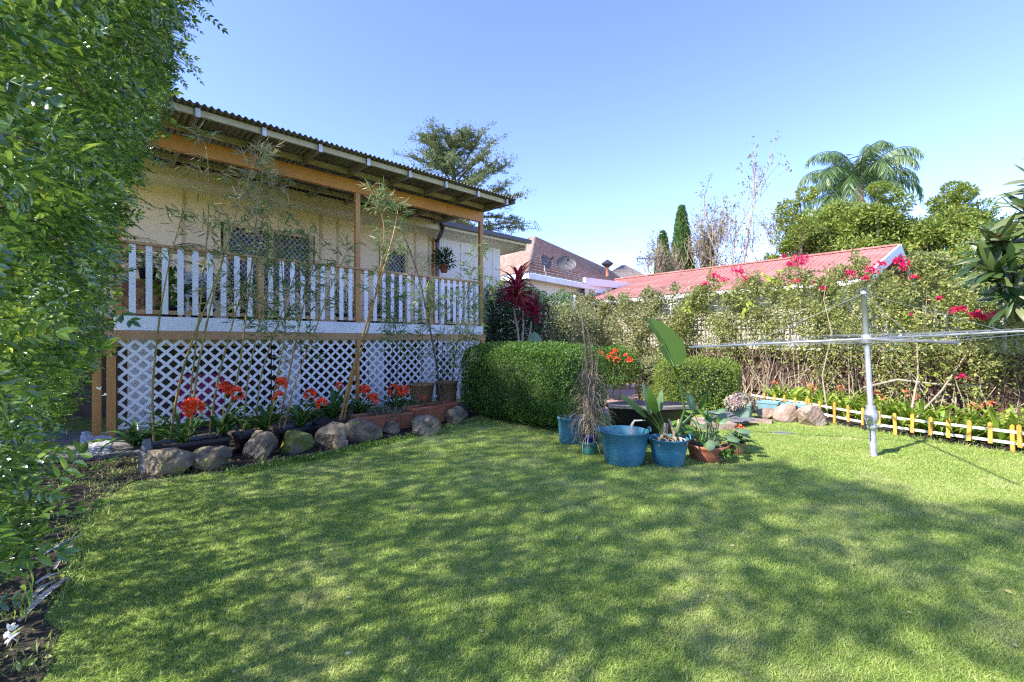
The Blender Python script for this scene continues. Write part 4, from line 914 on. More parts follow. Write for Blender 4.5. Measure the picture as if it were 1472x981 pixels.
# shrub in hidden tub
t = empty('potted_shrub', at(812, 600, 6.15), 'small leafy shrub growing in the leftmost blue tub', 'shrub'); mb = MB(); c = at(815, 590, 6.12); bushy(mb, c, .16, 320, L6, .05, shell=.1); mb.build('foliage', LBOX, t)
# dried bundle
t = empty('dead_plant', q4, 'dead tangled tan grass with bare twigs, in the cobalt pot', 'dead plant'); mb = MB()
for i in range(520):
    h0 = rng.uniform(0, .75); az = rng.uniform(0, 6.28); b0 = q4 + [rng.normal() * .035, rng.normal() * .035, h0]
    strap(mb, b0, az, rng.uniform(-.4, 1.5), rng.uniform(.16, .50) * (1.25 - h0), .006, rng.uniform(1.0, 4.6), segs=8)
mb.build('dry_blades', DRY, t)
mb = MB()
for i in range(16):
    a = rng.uniform(0, 6.28); s1 = rng.uniform(.0, .16); tpp = q4 + [math.cos(a) * s1 - .03, math.sin(a) * s1, rng.uniform(.8, 1.25)]; m_ = (q4 + tpp) / 2 + rng.normal(size=3) * .03; mb.tube([q4 + rng.normal(size=3) * [.02, .02, 0], m_, tpp], [.009, .006, .002], 5)
    for k in range(4): e = m_ + (tpp - m_) * rng.uniform(.1, .9); mb.tube([e, e + rdir(1, .4)[0] * .14], [.003, .001], 3, False)
mb.tube([q4, at(843, 520, 5.5), at(838, 470, 5.5), at(832, 420, 5.5)], [.012, .01, .008, .004], 5); mb.tube([q4, at(852, 520, 5.5), at(846, 480, 5.5), at(838, 462, 5.5)], [.01, .008, .005, .003], 5)
mb.build('stem', BARK, t)
# strelitzia
t = empty('paddle_leaved_plant', q2, 'tall plant with one big upright paddle leaf, in the right blue tub', 'plant')
mb = MB(); Y = 5.05; mb.tube([q2 + [.06, 0, -.02], at(984, 590, Y), at(977, 550, Y), at(969, 527, Y)], [.022, .015, .011, .009], 7)
mb.tube([at(969, 527, Y), at(955, 495, Y), at(936, 462, Y + .08)], [.008, .006, .002], 5); mb.build('stalk', LSTREL, t, True)
# big leaf traced in its own plane with a tear
out_ = [(969, 527), (978, 525.5), (983, 520), (986.5, 508), (985.5, 500), (981, 490), (977.5, 488), (978, 485.5), (973, 480), (962, 471), (951, 463), (940, 458.5), (934, 457.5), (931.5, 461), (933, 468), (937, 475), (943, 484), (949, 494), (951, 499), (949, 498.5), (947.5, 500), (951, 507), (957, 516), (963, 523)]
mid0, mid1 = np.array((969., 527.)), np.array((936., 462.)); dm = nrm(mid1 - mid0); sm = np.array([-dm[1], dm[0]])
def leafpt(q): o_ = (np.array(q) - mid0) @ sm; return at(q[0], q[1], Y - abs(o_) * .0035 + ((527 - q[1]) / 65) * .06)
mb = MB(); k = len(out_); V = []; Fx = []
for i, q in enumerate(out_):
    q = np.array(q, float); tt_m = np.clip((q - mid0) @ dm, 0, 72); V.append(leafpt(q)); V.append(leafpt((q + mid0 + dm * tt_m) / 2)); V.append(leafpt(mid0 + dm * tt_m))
for i in range(k):
    j = (i + 1) % k; Fx += [[3 * i, 3 * j, 3 * j + 1, 3 * i + 1], [3 * i + 1, 3 * j + 1, 3 * j + 2, 3 * i + 2]]
mb.add(V, Fx); mb.build('big_leaf', LSTREL, t, True)
for i, (b0, t0, wd, nm, mt, dy) in enumerate((((930, 600), (891, 567), .13, (0, -.5, .8), LSTREL, 0), ((936, 598), (924, 550), .13, (.6, -.8, .1), LSTRELG, .1), ((943, 596), (932, 556), .11, (-.6, -.7, .3), LSTREL, -.05), ((948, 592), (951, 560), .10, (-.9, -.4, .1), LSTRELG, .05), ((932, 592), (906, 580), .07, (0, -.3, .9), LSTREL, .05),
        ((1000, 590), (987, 566), .12, (.3, -.9, .2), LSTRELG, .1), ((1008, 588), (1014, 566), .10, (.4, -.8, .3), LSTREL, .12))):
    mb = MB(); bb = at(b0[0], b0[1], Y + dy); paddle(mb, bb, at(t0[0], t0[1], Y + dy - .05), wd, nm); mb.tube([q2 + [rng.uniform(-.08, .06), 0, -.02], (q2 + bb) / 2 + [0, 0, .02], bb], [.013, .010, .006], 5)
    mb.build('leaf', mt, t, True)
mb = MB()
for i in range(12): mb.tube([q2 + [rng.uniform(-.1, .12), rng.uniform(-.05, .05), -.02], q2 + [rng.uniform(-.13, .15), rng.uniform(-.05, .05), rng.uniform(.08, .26)]], [.02, .012], 6)
for i in range(16): strap(mb, q2 + [rng.uniform(-.12, .12), -.05, .03], rng.uniform(3.2, 6.2), rng.uniform(-.1, 1.0), rng.uniform(.1, .24), .03, 2.6, segs=6)
mb.build('dead_sheath', DRY, t)
# broad leaved plant in bowl
t = empty('broad_leaved_plant', q5, 'green broad-leaved plant filling the shallow terracotta bowl', 'plant')
for i in range(34):
    az = rng.uniform(0, 6.28); e = rng.uniform(.3, 1.4); L_ = rng.uniform(.16, .42); d = np.array([math.cos(az) * math.cos(e), math.sin(az) * math.cos(e) * .8, math.sin(e)]); b0 = q5 + [rng.normal() * .06, rng.normal() * .05, 0]; tp = b0 + d * L_
    mb = MB() if i in (0, 20) else mb; mb.tube([b0, tp], [.006, .004], 4); e2 = e - rng.uniform(.5, 1.1); d2 = np.array([math.cos(az) * math.cos(e2), math.sin(az) * math.cos(e2), math.sin(e2)]); sz = rng.uniform(.11, .19)
    paddle(mb, tp, tp + d2 * sz, sz * .62, (0, -.4, .9), sag=.08, segs=8)
    if i == 19: mb.build('foliage', LSTRELG, t, True)
mb.tube([q5, q5 + [0, 0, .62]], .006, 4)
for k in range(22): z_ = .25 + .017 * k; mb.scatter(*L6, [q5 + [0, 0, z_]], rdir(1, .2), rdir(1, 1), .07)
mb.build('foliage', LBOX, t, True)
mb = MB()
for i in range(60): p0 = q5 + [.12 + rng.normal() * .06, -.12, .02]; mb.scatter(*L6, [p0 + [0, -.08, -rng.uniform(0, .1)]], rdir(1, -.6), rdir(1, .4), rng.uniform(.04, .08))
mb.build('trailing_leaves', LBOX, t)
clivia('spiky clivia with a single small orange-red bloom, in the small ochre pot', tuple(q6), 20, .30, .032, [at(1062, 616, 5.4)], seed=40, e=(.1, 1.2), fr=.05, fn=8, group='potted clivias')
t = empty('fern', gnd(925, 668), 'small pale fern sprouting between the two front blue tubs', 'plant'); mb = MB()
for i in range(16): strap(mb, gnd(925, 667), rng.uniform(3, 6.4), rng.uniform(.2, 1.2), rng.uniform(.08, .16), .018, 1.6, segs=5)
mb.build('fronds', LBAM, t)
# pond tub and cover
pc = ((935 - 736) / FPX * 6.35, 6.35); t = empty('pond_tub', (*pc, 0), 'big oval black pond tub with a grey timber rim, behind the blue tubs', 'pond tub')
mb = MB(); mb.lathe([(.001, .01), (.50, .01), (.60, .44), (.63, .46), (.63, .50), (.57, .50), (.52, .40), (.001, .38)], (*pc, 0), 40, 1.0, .62); mb.build('body', BLACKP, t, True)
mb = MB(); mb.bar((pc[0] - .66, pc[1] - .30, .515), (pc[0] - .12, pc[1] - .47, .515), .11, .035); mb.bar((pc[0] - .09, pc[1] - .475, .515), (pc[0] + .5, pc[1] - .35, .515), .11, .035); mb.build('timber_rim', pm('weathered_grey_timber', (.28, .24, .20), (.16, .135, .11), 6, .9, .8, 14, (.4, 3, 1)), t)
# sand coloured slabs behind, slate pile
for i, (px, Yy, w_, lab) in enumerate(((955, 7.5, .7, 'pale square paving slab lying left behind the pond tub'), (1020, 7.3, .6, 'pale square paving slab lying right behind the pond tub'))):
    x = (px - 736) / FPX * Yy; mb = MB(); mb.box(x - w_ / 2, x + w_ / 2, Yy - .3, Yy + .3, .28 * 0 + .0, .10); tag(mb.build('paving_slab', ROCKB, None, loc=(x, Yy, 0)), lab, 'paving slab', 'pale slabs behind the pond tub')
mb = MB()
sc_ = gnd(1062, 612); t = empty('slate_pile', sc_, 'heap of flat grey slates on the lawn edge beside the succulent trough', 'slate pile')
for i in range(9):
    c = sc_ + [rng.uniform(-.2, .16), rng.uniform(-.1, .35), .02 + .018 * i]; a = rng.uniform(0, 3); ln = rng.uniform(.14, .26); tl = rng.uniform(-.12, .12)
    pol = [c + [ln * math.cos(a + k * math.pi / 2.5) * rng.uniform(.7, 1), ln * .7 * math.sin(a + k * math.pi / 2.5), tl * math.cos(a + k * 1.25) * ln] for k in range(5)]; mb.prism(pol, (0, 0, .014))
mb.build('slate', SLATE, t)
# trough with succulents, pale blue trays, brown rocks
tg = trough('grey-green trough of pinkish succulents behind the slate heap', ((1047 - 736) / FPX * 8.0, 8.0), ((1080 - 736) / FPX * 7.75, 7.75), .30, .25, .28, GREENP)
c = at(1064, 580, 7.95); t = empty('succulent', (c[0], c[1], .26), 'pinkish and yellow succulent rosettes filling the grey-green trough', 'succulent'); mb = MB(); n = 200; dd = rdir(n, .6); mb.scatter(*ROS, c + dd * [.24, .12, .13] + [0, 0, .0], dd, rdir(n), rng.uniform(.05, .1, n)); mb.build('foliage', LSUCC, t)
for i, (a, b_, Ya, Yb, lab) in enumerate(((1086, 1119, 8.55, 8.25, 'pale blue plastic tray behind the first brown rock'), (1121, 1156, 8.2, 7.9, 'pale blue plastic tray behind the long brown rock'))):
    trough(lab, ((a - 736) / FPX * Ya, Ya), ((b_ - 736) / FPX * Yb, Yb), .26, .22, .16, SKYP, group='pale blue trays by the picket fence', name='plant_tray', cat='tray', z0=.0)
BR = 'brown rocks below the picket fence'
rock('small brown sandstone rock behind a flat slab, leftmost of the three', 1087, 1113, 588, 604, ROCKB, 50, group=BR)
rock('long brown sandstone rock, middle of the three', 1113, 1154, 585, 608, ROCKB, 54, group=BR, depth=.5)
rock('pinkish fractured rock at the first full pickets', 1146, 1187, 588, 614, ROCKB, 58, group=BR)
c = gnd(1096, 609); mb = MB(); mb.prism([c + [-.18, .08, 0], c + [.12, -.06, 0], c + [.2, .02, 0], c + [-.1, .2, 0]], (0, 0, .06)); tag(mb.build('stone_slab', ROCKB, None, loc=c), 'thin pale stone slab lying in front of the brown rocks', 'stone slab')
mb = MB(); c = gnd(1125, 623); mb.lathe([(.17, 0), (.165, .012), (.001, .014)], c, 24, 1, .6); tag(mb.build('drain_cover', pm('green_grey_concrete', (.22, .27, .18), None, 10, .8), None, loc=c), 'small flat grey-green drain lid set in the sunny lawn', 'drain cover')

# ------------------------------------------------------------------ picket border fence
fx = [(1075, 9.6), (1099, 9.05), (1160, 8.2), (1201, 7.55), (1242, 7.02), (1288, 6.62), (1337, 6.28), (1392, 5.94), (1457, 5.62), (1520, 5.2), (1600, 4.75)]
FP = np.array([((px - 736) / FPX * Yy, Yy) for px, Yy in fx])
def fpt(px):
    Yy = np.interp(px, [q[0] for q in fx], [q[1] for q in fx]); return np.array([(px - 736) / FPX * Yy, Yy])
t = empty('picket_fence', (*FP[4], 0), 'low border fence of yellow-orange pickets on white rails along the right flower bed', 'picket fence')
pk = [1099, 1114, 1128.5, 1144, 1160, 1166, 1181, 1201, 1221, 1242, 1265.5, 1288, 1312, 1337.5, 1364, 1392.5, 1424, 1457.6, 1469, 1506, 1550]
for i, px in enumerate(pk):
    p = fpt(px); q = fpt(px + 3); d = nrm(q - p); n = np.array([d[1], -d[0]]); n = n if n @ p < 0 else -n; long = i in (0, 4, 7, 11, 17, 19); hh = .345 + rng.normal() * .008; zb = 0 if long else .09; zb = .0 if long else .075
    tl = rng.normal() * .035; mb = MB(); wv = .021; prof = [(-wv, zb), (wv, zb), (wv, hh - .02), (.004, hh), (-.004, hh), (-wv, hh - .02)]
    mb.prism([(p[0] + d[0] * (x + tl * z) + n[0] * .012, p[1] + d[1] * (x + tl * z) + n[1] * .012, z) for x, z in prof], (n[0] * .015, n[1] * .015, 0)); mb.build('picket', YELLOWP, t)
for z in (.115, .255):
    mb = MB(); xs = pk[::2] + [pk[-1]]
    for a, c in zip([1080] + pk[:-1:2], pk[::2]):
        if a < c: pa, pc_ = fpt(a), fpt(c); mb.bar((*pa, z), (*pc_, z), .012, .036)
    mb.build('rail', RAILW, t)
t = empty('picket_fence', ((898 - 736) / FPX * 12.6, 12.6, 0), 'short piece of orange picket fence on the patio behind the pots', 'picket fence')
for px in (884, 891, 898, 906, 914):
    x = (px - 736) / FPX * 12.6; mb = MB(); mb.prism([(x - .025, 12.59, .03), (x + .025, 12.59, .03), (x + .025, 12.59, .44), (x, 12.59, .46), (x - .025, 12.59, .44)], (0, .02, 0)); mb.build('picket', STAIN, t)
for z in (.14, .34): mb = MB(); mb.box((870 - 736) / FPX * 12.6, (925 - 736) / FPX * 12.6, 12.612, 12.63, z - .03, z + .03); mb.build('rail', WHITE, t)
# clivia row behind the fence
k = 0
lab = ['first clump, at the far end of the fence', 'behind the pale blue trays', 'behind the long brown rock', 'behind the doubled picket', 'just right of the doubled picket', 'left of the clothes hoist post', 'directly left of the hoist gearbox', 'directly right of the hoist gearbox', 'where the hoist shadow meets the fence', 'just right of the hoist shadow', 'third from the right edge of the photo', 'second from the right edge of the photo', 'at the right edge of the photo', 'cut by the right edge of the photo']
for i, px in enumerate((1098, 1118, 1140, 1163, 1188, 1213, 1238, 1268, 1300, 1335, 1372, 1412, 1450, 1490)):
    p = fpt(px); p = p + np.array([.33, .12]) * rng.uniform(.9, 1.5); fl = [(p[0] + rng.uniform(-.2, .2), p[1] + rng.uniform(-.15, .1), rng.uniform(.46, .60)) for _ in range((1, 0, 2, 1)[i % 4])]
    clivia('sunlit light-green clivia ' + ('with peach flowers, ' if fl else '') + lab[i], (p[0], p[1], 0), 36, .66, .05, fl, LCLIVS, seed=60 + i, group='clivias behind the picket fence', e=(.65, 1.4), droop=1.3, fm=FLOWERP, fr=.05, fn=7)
# second row of foliage close to the palings
for i, px in enumerate((1110, 1150, 1195, 1250, 1320, 1395, 1470)):
    p = fpt(px) + np.array([.85, .3])
    clivia('shaded clivia close to the brown palings, ' + ('farthest away', 'behind the long brown rock', 'left of the hoist post', 'behind the hoist post', 'behind the hoist shadow', 'below the pink bougainvillea bloom', 'at the right edge')[i], (p[0], p[1], 0), 30, .68, .05, [], LCLIVS, seed=90 + i, group='clivias against the palings', e=(.7, 1.45))

# ------------------------------------------------------------------ clothes hoist
cb = gnd(1256, 656); t = empty('clothes_hoist', cb, 'galvanised rotary clothes hoist standing on the lawn with wire lines between its arms', 'clothes hoist')
mb = MB(); mb.tube([(0, 0, 0), (0, 0, .62)] + cb, .036, 14); mb.build('lower_post', STEEL, t, True)
mb = MB(); mb.tube([(0, 0, .62), (0, 0, 1.98)] + cb, .029, 14); mb.lathe([(.032, 1.975), (.034, 2.0), (.001, 2.02)], cb, 14); mb.build('upper_post', STEEL, t, True)
mb = MB(); mb.lathe([(.001, .33), (.05, .33), (.052, .37), (.045, .39), (.06, .42), (.075, .46), (.075, .52), (.06, .56), (.048, .58), (.05, .62), (.001, .62)], cb, 18)
mb.tube(np.array([(-.02, -.03, .49), (-.12, -.07, .49)]) + cb, .032, 12); mb.tube(np.array([(.04, -.04, .37), (.075, -.06, .37)]) + cb, .018, 8); mb.build('gearbox', STEEL, t, True)
mb = MB(); mb.tube(np.array([(-.12, -.07, .49), (-.155, -.085, .49), (-.16, -.09, .34)]) + cb, .008, 6); mb.build('crank_handle', DARKM, t)
mb = MB(); mb.lathe([(.001, 1.37), (.05, 1.37), (.055, 1.40), (.055, 1.46), (.045, 1.48), (.001, 1.48)], cb, 16); mb.build('hub', STEEL, t, True)
a0 = np.array([-.93, .37, 0]); a1 = np.array([.37, .93, 0]); arms = [a0, a1, -a0, -a1]; La = 2.0
for i, a in enumerate(arms):
    mb = MB(); mb.tube([cb + [0, 0, 1.43] + a * .04, cb + a * La + [0, 0, 1.43]], [.014, .012], 8); mb.build('arm', STEEL if i != 1 else DARKM, t, True)
    mb = MB(); mb.tube([cb + [0, 0, 1.98], cb + a * 1.25 + [0, 0, 1.445]], .0025, 4); mb.build('stay', WIRE, t)
for r_ in (.75, 1.15, 1.55, 1.95):
    mb = MB()
    for i in range(4): mb.tube([cb + arms[i] * r_ + [0, 0, 1.452], (cb * 2 + (arms[i] + arms[(i + 1) % 4]) * r_) / 2 + [0, 0, 1.44], cb + arms[(i + 1) % 4] * r_ + [0, 0, 1.452]], .0022, 4)
    mb.build('line', WIRE, t)
t.rotation_euler = (0, -.062, .0)

# ------------------------------------------------------------------ boundary fence
bl = [(7.85, 3.0), (6.95, 5.9), (6.55, 7.6), (6.15, 9.2), (5.3, 11.4), (4.5, 13.4), (3.2, 16.6), (2.4, 18.2)]
def blp(u):
    s = np.r_[0, np.cumsum([np.hypot(bl[i + 1][0] - bl[i][0], bl[i + 1][1] - bl[i][1]) for i in range(len(bl) - 1)])]; u = np.asarray(u) * s[-1]; return np.stack([np.interp(u, s, [q[0] for q in bl]), np.interp(u, s, [q[1] for q in bl])], -1), s[-1]
BLL = blp(0)[1]
t = empty('paling_fence', (*blp(.4)[0], 0), 'tall weathered brown paling fence along the right boundary, mostly behind vines', 'fence')
mb = MB(); n = int(BLL / .105)
for i in range(n):
    p, q = blp(i / n)[0], blp((i + .93) / n)[0]; hh = 1.22 + rng.normal() * .012; d = nrm(q - p); nn = np.array([d[1], -d[0]]); o = nn * rng.uniform(-.004, .004)
    mb.prism([(p[0] + o[0], p[1] + o[1], .02), (q[0] + o[0], q[1] + o[1], .02), (q[0] + o[0], q[1] + o[1], hh), (p[0] + o[0], p[1] + o[1], hh)], (nn[0] * .016, nn[1] * .016, 0))
mb.build('palings', PALING, t)
mb = MB()
for i in range(len(bl) - 1):
    for z in (.3, 1.05): mb.bar((bl[i][0] - .045, bl[i][1], z), (bl[i + 1][0] - .045, bl[i + 1][1], z), .04, .07)
mb.build('rail', PALING, t)
TRELW = pm('weathered_white_trellis', (.66, .63, .58), (.48, .45, .40), 8, .7, .2)
mb = MB()
for i in range(int(BLL / .14)):
    p = blp(i * .14 / BLL)[0]; mb.box(p[0] - .01, p[0] + .01, p[1] - .016, p[1] + .016, 1.24, 1.98)
for i in range(len(bl) - 1):
    for k in range(6): mb.bar((bl[i][0] + .012, bl[i][1], 1.27 + k * .138), (bl[i + 1][0] + .012, bl[i + 1][1], 1.27 + k * .138), .012, .032)
mb.build('trellis_topper', TRELW, t)
for u in np.linspace(.02, .98, 9):
    p = blp(u)[0]; mb = MB(); mb.box(p[0] + .03, p[0] + .12, p[1] - .045, p[1] + .045, 0, 1.3); mb.build('post', PALING, t)
# white lattice screens seen in gaps
def screen(label, p0, p1, z0, z1, st=.15):
    t = empty('trellis_screen', ((p0[0] + p1[0]) / 2, (p0[1] + p1[1]) / 2, 0), label, 'trellis', 'white square trellis screens'); mb = MB(); p0 = np.array(p0); p1 = np.array(p1); L_ = np.linalg.norm(p1 - p0); d = (p1 - p0) / L_
    for i in range(int(L_ / st) + 1): q = p0 + d * i * st; mb.bar((*q, z0), (*q, z1), .035, .012, up=(d[1], -d[0], 0))
    for i in range(int((z1 - z0) / st) + 1): z = z0 + i * st; mb.bar((p0[0] + d[1] * .013, p0[1] - d[0] * .013, z), (p1[0] + d[1] * .013, p1[1] - d[0] * .013, z), .012, .035)
    mb.build('slats', TRELW, t); mb = MB()
    for q in (p0, p1): mb.box(q[0] - .04, q[0] + .04, q[1] - .04 + .06, q[1] + .04 + .06, 0, z1 + .05)
    mb.build('post', TRELW, t)
screen('white square trellis screen above the vines, below the red roof', at(925, 0, 14.6)[:2], at(975, 0, 13.0)[:2], 1.9, 2.75)
screen('white square trellis screen beside the crimson-leaved cordyline', at(762, 0, 15.0)[:2], at(826, 0, 15.0)[:2], .3, 2.9)

# ------------------------------------------------------------------ vines
def vine(label, us, off, z0, z1, n, leaf, sz, mat, thick=.35, stems=40, sm=PALEBARK, dens=lambda z: 1, name='vine', cat='vine', group=None, top=.38, seed=0, z1b=None, srad=(.005, .016), loose=0):
    r = np.random.default_rng(seed + 500); u0, u1 = us; pm_ = blp((u0 + u1) / 2)[0]; t = empty(name, (pm_[0] + off, pm_[1], 0), label, cat, group)
    z1b = z1 if z1b is None else z1b
    def topz(u): f = (u - u0) / (u1 - u0); return z1 + (z1b - z1) * f + top * (np.sin(u * 91 + seed) * .5 + np.sin(u * 233 + 1) * .3 + np.sin(u * 577) * .2)
    u = r.uniform(u0, u1, n * 3); zz = z0 + (topz(u) - z0) * r.uniform(0, 1, n * 3) ** .8
    p, _ = blp(u); x = np.c_[p, zz]; keep = (wob(x, 2.3, seed) * .95 + .42 + .45 * wob(x, 6.5, seed)) * dens((zz - z0) / (topz(u) - z0)) > r.uniform(0, 1, n * 3) * .9; x = x[keep][:n]; m = len(x)
    out_n = np.array([-.93, -.37, 0]); bul = thick * (.35 + .65 * np.sin(np.pi * np.clip((x[:, 2] - z0) / (z1 - z0), 0, 1)))
    x = x + out_n * (off * -1 * 0 + r.uniform(-.3, 1, m) * bul + .12 + .26 * wob(x, 2.9, seed + 3) + .10 * wob(x, 8, seed + 4))[:, None]
    # loose whips above the top
    mb = MB(); d = nrm(out_n + r.normal(size=(m, 3)) * .9 + [0, 0, .2]); mb.scatter(*leaf, x, d, nrm(out_n * .8 + r.normal(size=(m, 3)) + [0, 0, .8]), sz * r.uniform(.6, 1.3, m))
    st = MB()
    for i in range(stems):
        uu = r.uniform(u0, u1); p, _ = blp(uu); zt = topz(uu) * r.uniform(.35, .93); b0 = np.array([p[0], p[1], 0]) + out_n * r.uniform(.1, .45); sp = r.normal() * .75; pts = [b0]
        for k in range(1, 6): f = k / 5; pts.append(np.array([p[0] - .3 * sp * f, p[1] + sp * f, zt * f]) + out_n * (.12 + .22 * math.sin(f * 3 + sp * 4)) * thick * 1.6 + r.normal(size=3) * .06)
        rad = r.uniform(*srad); st.tube(pts, np.linspace(rad, rad * .35, 6), 5)
        if r.random() < loose:
            e = pts[-1]; ww = [e]; dd = nrm(np.array([r.normal() * .5 - .3, r.normal() * .6, .9]))
            for k in range(5): e = e + dd * .12; dd = nrm(dd + [0, 0, -.34] + r.normal(size=3) * .15); ww.append(e)
            st.tube(ww, np.linspace(.006, .002, 6), 4); wn = 16; f = r.uniform(0, 5, wn); ii = f.astype(int).clip(0, 4); W = np.array(ww); pos = W[ii] + (W[ii + 1] - W[ii]) * (f - ii)[:, None]; mb.scatter(*leaf, pos, rdir(wn, -.1), rdir(wn, 1), sz * 1.3 * r.uniform(.7, 1.2, wn))
    mb.build('leaves', mat, t); st.build('stems', sm, t, True)
    return t
# u=0 nearest (right), u=1 farthest (left)
vine('pale variegated creeper smothering the far end of the fence, left of the big paddle leaf', (.60, 1.0), 0, .25, 2.75, 34000, L2, .085, LVAR, thick=.5, stems=90, seed=1, z1b=3.15, name='creeper', cat='creeper', dens=lambda z: .75 + .25 * z)
vine('bougainvillea with bare pale stems left of the clothes hoist post', (.36, .62), 0, .5, 2.85, 28000, L2, .066, LBOUG, thick=.55, stems=110, seed=2, z1b=2.75, dens=lambda z: np.clip(z * 1.5 - .2, .05, 1), loose=.5, name='bougainvillea', cat='bougainvillea', group='bougainvilleas on the fence')
vine('bougainvillea hanging thickly behind the clothes hoist post', (.21, .37), 0, .45, 2.5, 24000, L2, .055, LBOUG, thick=.6, stems=80, seed=3, z1b=2.8, dens=lambda z: np.clip(z * 1.5 + .1, .1, 1), loose=.5, name='bougainvillea', cat='bougainvillea', group='bougainvilleas on the fence')
vine('bougainvillea sprawling over the white trellis at the right edge', (.0, .22), 0, .62, 2.05, 17000, L2, .05, LBOUG, thick=.5, stems=45, seed=4, z1b=2.4, dens=lambda z: np.clip(z * 1.3 + .12, .1, 1), loose=.25, name='bougainvillea', cat='bougainvillea', group='bougainvilleas on the fence')
# bracts
def bracts(name_t, pts):
    r = np.random.default_rng(5)
    for px, py, Yy, rad, n in pts:
        mb = MB(); Yy -= .8 if px < 1330 else .55; rad *= 1.25; n = int(n * 1.8)
        c = at(px, py, Yy); d = nrm(r.normal(size=(n, 3))); pos = c + d * rad * np.array([1, .6, .6]) * r.uniform(.2, 1, n)[:, None]; mb.scatter(L2[0] * [1, 1.5, 1], L2[1], pos, nrm(r.normal(size=(n, 3))), nrm(r.normal(size=(n, 3))), r.uniform(.03, .05, n)); mb.build('bract_cluster', MAGENTA, name_t)
bv = [o for o in bpy.data.objects if o.name.startswith('bougainvillea') and o.type == 'EMPTY']
bracts(bv[0], [(1028, 396, 10.6, .14, 60), (1062, 390, 10.4, .16, 90), (1013, 408, 10.8, .08, 30), (1040, 402, 10.5, .1, 40), (1070, 400, 10.3, .1, 30), (1150, 375, 9.6, .22, 140), (1135, 380, 9.7, .1, 40), (1127, 368, 9.7, .05, 20), (1145, 404, 9.6, .06, 20), (1167, 408, 9.4, .06, 16)])
bracts(bv[1], [(1222, 392, 8.4, .1, 40), (1253, 388, 8.2, .14, 50), (1268, 380, 8.1, .1, 30), (1292, 374, 8.0, .12, 50), (1303, 382, 7.9, .1, 40), (1245, 400, 8.2, .06, 20), (1315, 398, 7.8, .06, 20), (1183, 414, 8.9, .05, 14), (1335, 432, 7.6, .05, 10), (1345, 412, 7.6, .06, 14)])
bracts(bv[2], [(1404, 452, 6.3, .075, 60), (1414, 456, 6.25, .05, 24), (1376, 445, 6.5, .06, 20), (1384, 444, 6.5, .05, 20), (1430, 452, 6.1, .05, 20), (1368, 447, 6.6, .04, 10), (1384, 541, 6.4, .05, 10), (1350, 428, 6.9, .05, 12), (1310, 452, 7.0, .03, 6)])
# lime shoots
def shoots(lst):
    r = np.random.default_rng(9); mb = MB()
    for px, py, Yy, n, sz in lst:
        c = at(px, py, Yy); d = rdir(n, -.7); mb.scatter(*L6, c + r.normal(size=(n, 3)) * sz * .5, d, rdir(n, .5), sz * r.uniform(.7, 1.2, n))
    return mb
shoots([(1072, 440, 9.6, 9, .15), (1100, 396, 9.6, 10, .15), (1112, 402, 9.5, 8, .15), (990, 445, 11, 8, .15), (1026, 395, 10.4, 6, .14), (1040, 410, 10.2, 6, .13), (1140, 410, 9.2, 5, .12)]).build('young_leaves', LLIME, bv[0])
shoots([(1294, 455, 7.2, 4, .13), (1312, 446, 7.1, 5, .12), (1330, 550, 6.6, 5, .12), (1344, 535, 6.6, 5, .10)]).build('young_leaves', LLIME, bv[2])
mb = MB(); mb.tube([at(1318, 600, 6.6), at(1355, 560, 6.5), at(1392, 505, 6.4), at(1405, 470, 6.3), at(1411, 452, 6.25)], [.014, .012, .010, .008, .004], 6); mb.tube([at(1310, 590, 6.7), at(1320, 540, 6.7), at(1318, 490, 6.8), at(1320, 450, 6.9)], [.015, .012, .009, .006], 6); mb.tube([at(1240, 558, 7.1), at(1290, 546, 6.9), at(1340, 552, 6.7), at(1420, 556, 6.4), at(1480, 552, 6.2)], [.022, .02, .018, .018, .012], 6)
mb.tube([at(1190, 600, 7.9), at(1182, 540, 7.8), at(1196, 480, 7.9), at(1184, 430, 7.8), at(1190, 390, 7.9)], [.014, .012, .010, .006, .003], 6); mb.build('stem', PALEBARK, bv[2], True)

# ------------------------------------------------------------------ cordyline and plants beyond the hedge
Yc = 11.0
c0 = at(765, 0, Yc); t = empty('cordyline', (c0[0] - .2, Yc, 0), 'cordyline with two tufts of crimson leaves on slim pale trunks, beside the house corner', 'cordyline')
mb = MB(); tops = [((738, 442), (747, 500)), ((752, 446), (750, 500)), ((764, 462), (757, 500))]
for tp, bs in tops:
    b0 = at(bs[0], bs[1] + 60, Yc); b0[2] = 0; mb.tube([b0, at(bs[0], bs[1], Yc), (at(*bs, Yc) + at(*tp, Yc)) / 2 + [.02, 0, 0], at(*tp, Yc)], [.035, .03, .025, .02], 7)
mb.build('trunk', PALEBARK, t, True); mb = MB()
for (px, py), n, L_ in (((740, 438), 20, .62), ((742, 425), 30, .75), ((745, 412), 26, .75), ((752, 440), 16, .5), ((766, 455), 26, .55), ((768, 445), 24, .55)):
    for i in range(n): strap(mb, at(px, py, Yc) + rng.normal(size=3) * .03, rng.uniform(0, 6.28), rng.uniform(-.2, 1.45), L_ * rng.uniform(.6, 1.1), .085, rng.uniform(.5, 1.5), segs=5, w0=.3)
mb.build('leaves', LCORD, t, True)
t = empty('agave', at(770, 497, 9.6) * [1, 1, 0], 'single broad pale green leaf rising behind the box hedge, right of the cordyline', 'agave'); mb = MB()
c = at(770, 520, 9.6); c[2] = 0
paddle(mb, at(769, 505, 9.6), at(768, 477, 9.6), .34, (0, -1, .1)); mb.tube([c, at(769, 507, 9.6)], .04, 6)
for a in (-1, 1): paddle(mb, at(769 + a * 3, 540, 9.6), at(770 + a * 16, 500, 9.6), .14, (0, -1, .3))
mb.build('leaves', LSTRELG, t, True)
